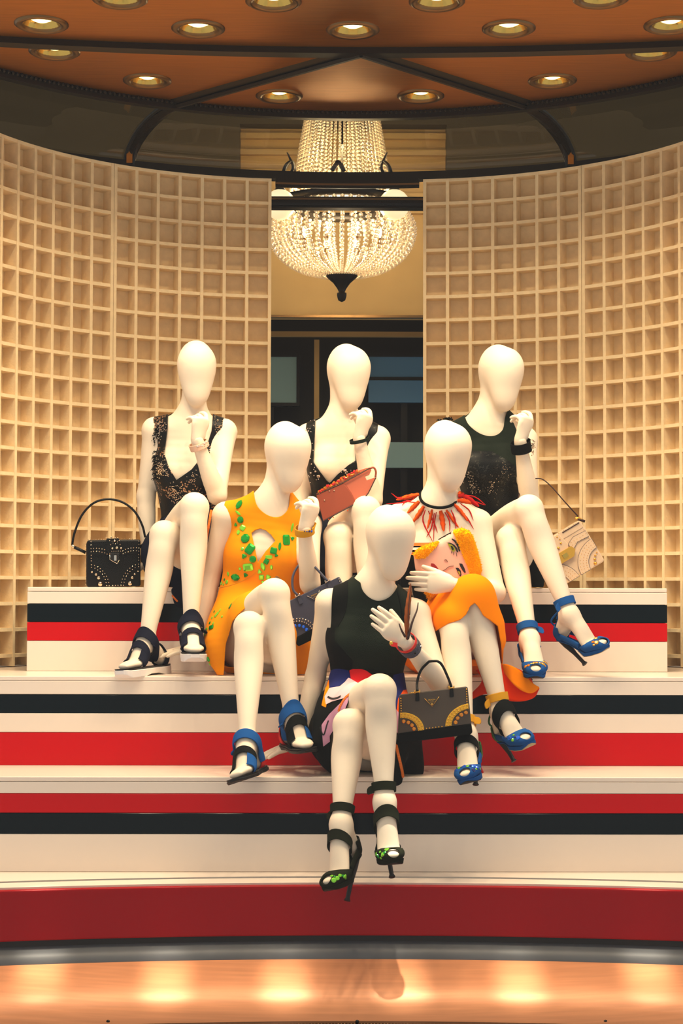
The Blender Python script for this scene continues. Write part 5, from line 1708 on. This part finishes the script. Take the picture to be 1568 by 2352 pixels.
# 3: beige studded bag tilted behind the right hand mannequin
f = Frame((1219, 1263), (1332, 1195), (1276, 1356), .075)
b3 = empty('handbag', f.P(.5, 1, -.03), 'beige leather bag with gold studs leaning at the right of the top tier', 'handbag')
body = f.slab(rrect(0, 0, 1, 1, .05, .05), -.06, 0, 'bag_body', BEIGE, b3, .004)
f.slab(rrect(.0, -.01, .99, .16, .03, .04), -.062, .002, 'flap', BEIGE, b3, .002)
f.slab([(.12, .0), (.55, .0), (.60, .30), (.55, .42), (.20, .42), (.14, .3)], 0, .006, 'flap_tab', BEIGE, b3, .002)
f.line([(.62, .03, .003), (.96, .03, .003)], .0018, 'flap_edge', BROWNCORD, b3, 6, 2)
for arc_, nm in ((arcband((1.0, 1.0), .29, .48, math.pi, 1.5 * math.pi, 12, 1.15), 0), (arcband((0.0, 1.0), .29, .48, 1.5 * math.pi, 2 * math.pi, 12, 1.15), 1), ([(.60, .30), (.74, .22), (.98, .24), (.98, .38), (.76, .36), (.62, .46)], 2)):
    f.slab(arc_, 0, .003, 'studded_band', BEIGE, b3, .0008)
    C = [(*p, .003) for p in arc_]
    f.line(C + C[:1], .0007, 'band_edge', SLATE, b3, 5, 1)
L = []
for c, a0, a1 in (((1.0, 1.0), math.pi, 1.5 * math.pi), ((0.0, 1.0), 1.5 * math.pi, 2 * math.pi)):
    for r in (.33, .385, .44):
        for a in np.linspace(a0 + .05, a1 - .05, 12): L.append((c[0] + r * math.cos(a), c[1] + 1.15 * r * math.sin(a), .0013, .0035))
L += [(.965, .14 + .07 * i, .0014, .001) for i in range(5)] + [(.66 + .06 * i, .30 + .0 * i, .0013, .0035) for i in range(6)] + [(.66 + .06 * i, .36, .0013, .0035) for i in range(5)] + [(.44 + .05 * i, .965, .0014, .001) for i in range(3)]
L += [(.16 + .1 * i, -.005, .0013, .003) for i in range(8)]
f.dots(L, GOLD, body)
f.dots([(.95, .76, .003, .002), (.90, .80, .004, .002), (.86, .86, .0048, .002), (.83, .94, .0066, .002), (.30, .10, .0055, .006), (.25, .04, .004, .006), (.42, .26, .0052, .006), (.30, .30, .004, .006), (.50, .20, .0042, .006), (.50, .05, .003, .006), (.08, .93, .0066, .002), (.20, .22, .003, .006), (.52, .12, .003, .006)], GOLD, body, 'gold_stud')
cl = f.slab([(.26, .36), (.62, .36), (.66, .46), (.58, .58), (.30, .58), (.22, .46)], .006, .012, 'clasp', GOLD, b3, .001)
f.slab([(.40, .42), (.50, .42), (.50, .52), (.40, .52)], .012, .015, 'clasp_turnlock', GOLDCUP, cl, .001)
M().tube(spline([W(1188, 1168, .04), W(1192, 1135, .04), W(1206, 1108, .06), W(1238, 1099, .06), W(1262, 1114, .05), W(1296, 1152, .04), W(1327, 1186, .05)], 8), .0024, n=6).make('shoulder_strap', BROWNCORD, b3, True)
f.line([(.96, -.08, -.03), (1.02, -.04, -.03), (1.06, .06, -.03)], .004, 'strap_ring', GOLD, b3, 8, 5)
f.line([(1.0, -.04, -.03), (1.08, .08, -.03)], .005, 'side_tab', BROWNCORD, b3, 6, 3)


def tote(name, tl, tr, bl, Y, m, lab, handles, band_m, gem_m, rivet_m, depth=.06, plate_at=(.47, .22)):
    f = Frame(tl, tr, bl, Y)
    t = empty('tote_bag', f.P(.5, 1, -depth / 2), lab, 'handbag')
    n = [(0.0, .02), (.02, .0), (.98, .0), (1.0, .02), (1.045, .96), (1.02, 1.0), (-.01, 1.0), (-.035, .96)]
    nf = len(n)
    V = [f.P(a, b, 0) for a, b in n] + [f.P(a, b, -depth * (.35 + .65 * b)) for a, b in n]
    Fc = [tuple(range(nf)), tuple(range(2 * nf - 1, nf - 1, -1))] + [(i, i + nf, (i + 1) % nf + nf, (i + 1) % nf) for i in range(nf)]
    body = bevel(obj('bag_body', V, Fc, m, t), .005, 3)
    f.slab([(-.032, .80), (1.036, .78), (1.05, .97), (1.02, 1.015), (-.015, 1.015), (-.04, .97)], -depth - .002, .003, 'base', BLACKCLOTH, t, .004)
    for k, q in ((-1, 0), (1, 1)):
        c = (0.0, .80) if k < 0 else (1.0, .78)
        a0, a1 = (1.5 * math.pi, 2 * math.pi) if k < 0 else (math.pi, 1.5 * math.pi)
        bo = f.slab(arcband(c, .255, .345, a0, a1, 12, 1.22), -.001, .004, 'corner_band', band_m, t, .0008)
        f.dots([(c[0] + r * math.cos(a), c[1] + 1.22 * r * math.sin(a), .0030, .004) for r in (.278, .322) for a in np.linspace(a0 + .07, a1 - .07, 10)], rivet_m, bo, 'stud')
        for i, a in enumerate(np.linspace(a0 + .25, a1 - .2, 4)):
            p = f.P(c[0] + .20 * math.cos(a), c[1] + 1.22 * .20 * math.sin(a), .001)
            gem_at('corner_stone', p, f.n, 'round', .0066, .0066, .3 * i, gem_m, t, .006)
    f.dots([(.02, .08 + .052 * i, .0024, .001) for i in range(7)] + [(.98, .05 + .052 * i, .0024, .001) for i in range(7)] + [(.38 + .045 * i, .775, .0024, .001) for i in range(6)], rivet_m, body, 'edge_stud')
    # triangular plate with lettering
    px_, py_ = plate_at; w, h = .108, .19
    pl = f.slab([(px_ - w, py_ - h * .45), (px_ + w, py_ - h * .45), (px_, py_ + h * .55)], .0005, .0025, 'plate', m, t, .0005)
    C = [(px_ - w, py_ - h * .45, .003), (px_ + w, py_ - h * .45, .003), (px_, py_ + h * .55, .003)]
    for a, b in ((0, 2), (2, 1)): f.line([C[a], C[b]], .0008, 'plate_rim', rivet_m, pl, 5, 1)
    for txt, dy, sz in (('PRADA', -.035, .0072), ('MILANO', .010, .0036)):
        cu = bpy.data.curves.new('lettering', 'FONT'); cu.body = txt; cu.size = sz; cu.align_x = 'CENTER'; cu.align_y = 'CENTER'; cu.extrude = .0004
        tmp = bpy.data.objects.new('lettering', cu); COL.objects.link(tmp)
        me = bpy.data.meshes.new_from_object(tmp.evaluated_get(bpy.context.evaluated_depsgraph_get()))
        bpy.data.objects.remove(tmp)
        ex, ey = nrm(f.x), -nrm(f.y); o = f.P(px_, py_ + dy, .0030)
        V = [o + ex * v.co.x + ey * v.co.y + f.n * v.co.z for v in me.vertices]
        obj('lettering', V, [tuple(p.vertices) for p in me.polygons], GOLD, pl)
    gem_at('crest', f.P(px_, py_ + .055, .0025), f.n, 'oval', .0032, .0036, 0, GOLD, pl, .001)
    for (a, pts) in handles:
        f.line([(a, -.03, .003)] + pts, .0042, 'handle', BLACKLEATHER if m is GREYBAG else m, t, 8, 6)
        f.slab([(a - .022, -.02), (a + .022, -.02), (a + .032, .17), (a, .185), (a - .032, .17)], .0005, .004, 'handle_tab', BLACKLEATHER if m is GREYBAG else m, t, .001)
        for s_ in (-1, 1): f.line([(a + s_ * .035, -.06, .004), (a + s_ * .035, .01, .004)], .002, 'handle_ring', rivet_m, t, 6, 1)
        f.line([(a - .035, -.015, .006), (a + .035, -.015, .006)], .002, 'handle_ring', rivet_m, t, 6, 1)
    return t, f


t5, f5 = tote('grey', (917, 1596), (1074, 1577), (920, 1705), -.80, GREYBAG, 'grey suede tote with yellow studded corners hanging from the front elbow',
     [(.26, [(.27, -.22, -.02), (.33, -.45, -.03), (.45, -.62, -.02)]), (.76, [(.72, -.22, .0), (.64, -.50, .0), (.58, -.60, .0), (.52, -.62, -.005), (.45, -.62, -.02)])], YELSTRAP, GEMAMBER, GOLD)
f5.line([(.14, -.012, .003), (.24, -.012, .003)], .0016, 'zip_pull', GOLD, t5, 6, 1)
tote('navy', (648, 1388), (779, 1324), (688, 1482), -.335, SLATE, 'slate blue tote with blue stones hanging from the yellow mannequin\'s elbow',
     [(.28, [(.25, -.2, .0), (.32, -.45, -.01), (.46, -.62, -.03), (.6, -.66, -.05)]), (.80, [(.76, -.2, 0), (.70, -.44, -.01), (.62, -.60, -.03)])], SLATE, GEMBLUE, CHROME, .055, (.52, .16))

# 6: clutch with a face and yellow fur hair, held in front of D
def hump(poly, Y, depth, name, m, parent, off=0.0, n=26):
    """padded shape: outline in photo pixels, belly towards the viewer"""
    poly = np.array(poly, float); lo, hi = poly.min(0), poly.max(0)
    xs_ = np.linspace(lo[0] - 1, hi[0] + 1, n); ys_ = np.linspace(lo[1] - 1, hi[1] + 1, n)
    X, Yv = np.meshgrid(xs_, ys_, indexing='ij'); P = np.stack([X.ravel(), Yv.ravel()], 1)
    T = []
    for i in range(n - 1):
        for j in range(n - 1):
            a = i * n + j; T += [(a, a + n, a + n + 1), (a, a + n + 1, a + 1)]
    P3 = np.column_stack([P, np.zeros(len(P))])
    V, T = cut(P3, np.array(T), sdpoly(P, poly))
    # height from the whole clutch outline
    e = np.clip(sdpoly(V[:, :2], CL) / 14.0, 0, 1); hgt = depth * np.sqrt(1 - (1 - e) ** 2) + off
    Wv = np.array([W(x, y, Y) for x, y in V[:, :2]]); Wv[:, 1] -= hgt
    return obj(name, Wv, T, m, parent, True), Wv, T


CL = np.array([(949, 1272), (962, 1258), (985, 1250), (1008, 1240), (1030, 1226), (1042, 1217), (1060, 1212), (1078, 1219), (1086, 1232), (1095, 1258), (1103, 1290), (1106, 1312), (1100, 1328), (1080, 1336), (1040, 1350), (1000, 1372), (985, 1378), (968, 1350), (954, 1310)])
YF = -.40
b6 = empty('clutch_bag', W(1030, 1340, YF), 'plush clutch bag with a painted face and yellow fur hair', 'handbag')
face, Vf, Tf = hump(CL, YF, .030, 'face_panel', FACEPINK, b6)
back = [W(x, y, YF) for x, y in CL]
n = len(back); obj('back_panel', back + [p + np.array([0, .03, 0]) for p in back], [tuple(range(n))[::-1], tuple(range(n, 2 * n))] + [(i, (i + 1) % n, (i + 1) % n + n, i + n) for i in range(n)], BLACKCLOTH, b6)
tFc = bvh(Vf, Tf)
HAIR1 = [(1038, 1222), (1042, 1217), (1060, 1212), (1078, 1219), (1086, 1232), (1095, 1258), (1103, 1290), (1106, 1312), (1100, 1328), (1085, 1334), (1076, 1318), (1070, 1298), (1062, 1282), (1056, 1262), (1048, 1245)]
HAIR2 = [(949, 1272), (962, 1258), (985, 1250), (1008, 1241), (1004, 1252), (990, 1268), (975, 1282), (955, 1285)]
HAIR3 = [(968, 1350), (985, 1356), (1000, 1360), (1030, 1352), (1000, 1372), (985, 1378)]
for k, H in enumerate((HAIR1, HAIR2, HAIR3)):
    hb, v, t = hump(H, YF, .030, 'hair', FUR, b6, .004, 22)
    th = bvh(v, t); tuft = M(); lo, hi = np.min(H, 0), np.max(H, 0); cnt = 0
    while cnt < (1500, 600, 350)[k]:
        x, y = rng.uniform(lo, hi)
        if sdpoly(np.array([[x, y]]), H)[0] < -1: continue
        cnt += 1
        q = shoot(th, x, y)
        if q is None: continue
        d = nrm(q[1] * .8 + rng.normal(size=3) * .45 - [0, 0, .15])
        s = nrm(np.cross(d, [.3, .2, .9])) * .0011; s2 = nrm(np.cross(d, s)) * .0011
        tuft.add([q[0] + s, q[0] - .5 * s + s2, q[0] - .5 * s - s2, q[0] + d * .0085], [(0, 1, 3), (1, 2, 3), (2, 0, 3)])
    if tuft.n: tag(tuft.make('fur', FUR, hb), kind='stuff')
def fx(X, Y): return (860 + X / 4.356, 960 + Y / 4.356)
def mark(poly, m, name, off=.0022):
    return hump([fx(*p) for p in poly], YF, .030, name, m, b6, off, 18)
mark([(720, 1255), (745, 1258), (775, 1275), (795, 1300), (800, 1330), (782, 1345), (760, 1325), (738, 1290)], OLIVE, 'eye')
mark([(752, 1280), (772, 1285), (785, 1310), (778, 1330), (762, 1312)], INK, 'pupil', .0028)
mark([(705, 1250), (745, 1248), (790, 1270), (822, 1310), (830, 1350), (812, 1340), (795, 1300), (765, 1268), (735, 1258)], INK, 'eyelid', .0026)
mark([(765, 1205), (800, 1225), (830, 1265), (850, 1330), (838, 1345), (818, 1285), (790, 1240), (762, 1218)], INK, 'eyebrow', .0026)
mark([(800, 1500), (830, 1500), (855, 1530), (862, 1570), (850, 1590), (830, 1560), (815, 1525)], INK, 'eye', .0026)
mark([(825, 1530), (845, 1540), (850, 1565), (840, 1570), (830, 1550)], OLIVE, 'pupil', .0032)
mark([(838, 1455), (868, 1460), (890, 1500), (905, 1545), (895, 1555), (870, 1525), (845, 1480)], INK, 'eyebrow', .0026)
mark([(560, 1455), (585, 1458), (610, 1480), (635, 1515), (615, 1518), (585, 1495), (555, 1478)], LIPS, 'lips', .0026)
strip(tFc, [fx(640, 1222), fx(690, 1192), fx(745, 1162), fx(770, 1150)], .004, 'black_line', INK, b6, .003)
strip(tFc, [fx(680, 1530), fx(710, 1515), fx(740, 1490), fx(790, 1480)], .0014, 'nose_line', BROWNCORD, b6, .003)
strip(tFc, [fx(695, 1425), fx(715, 1418), fx(730, 1440)], .0014, 'nose_line', BROWNCORD, b6, .003)
for P in ([(770, 1330), (768, 1355)], [(790, 1345), (792, 1372)], [(815, 1345), (822, 1385)]):
    strip(tFc, [fx(*P[0]), fx(*P[1])], .0014, 'eyelash', INK, b6, .003)
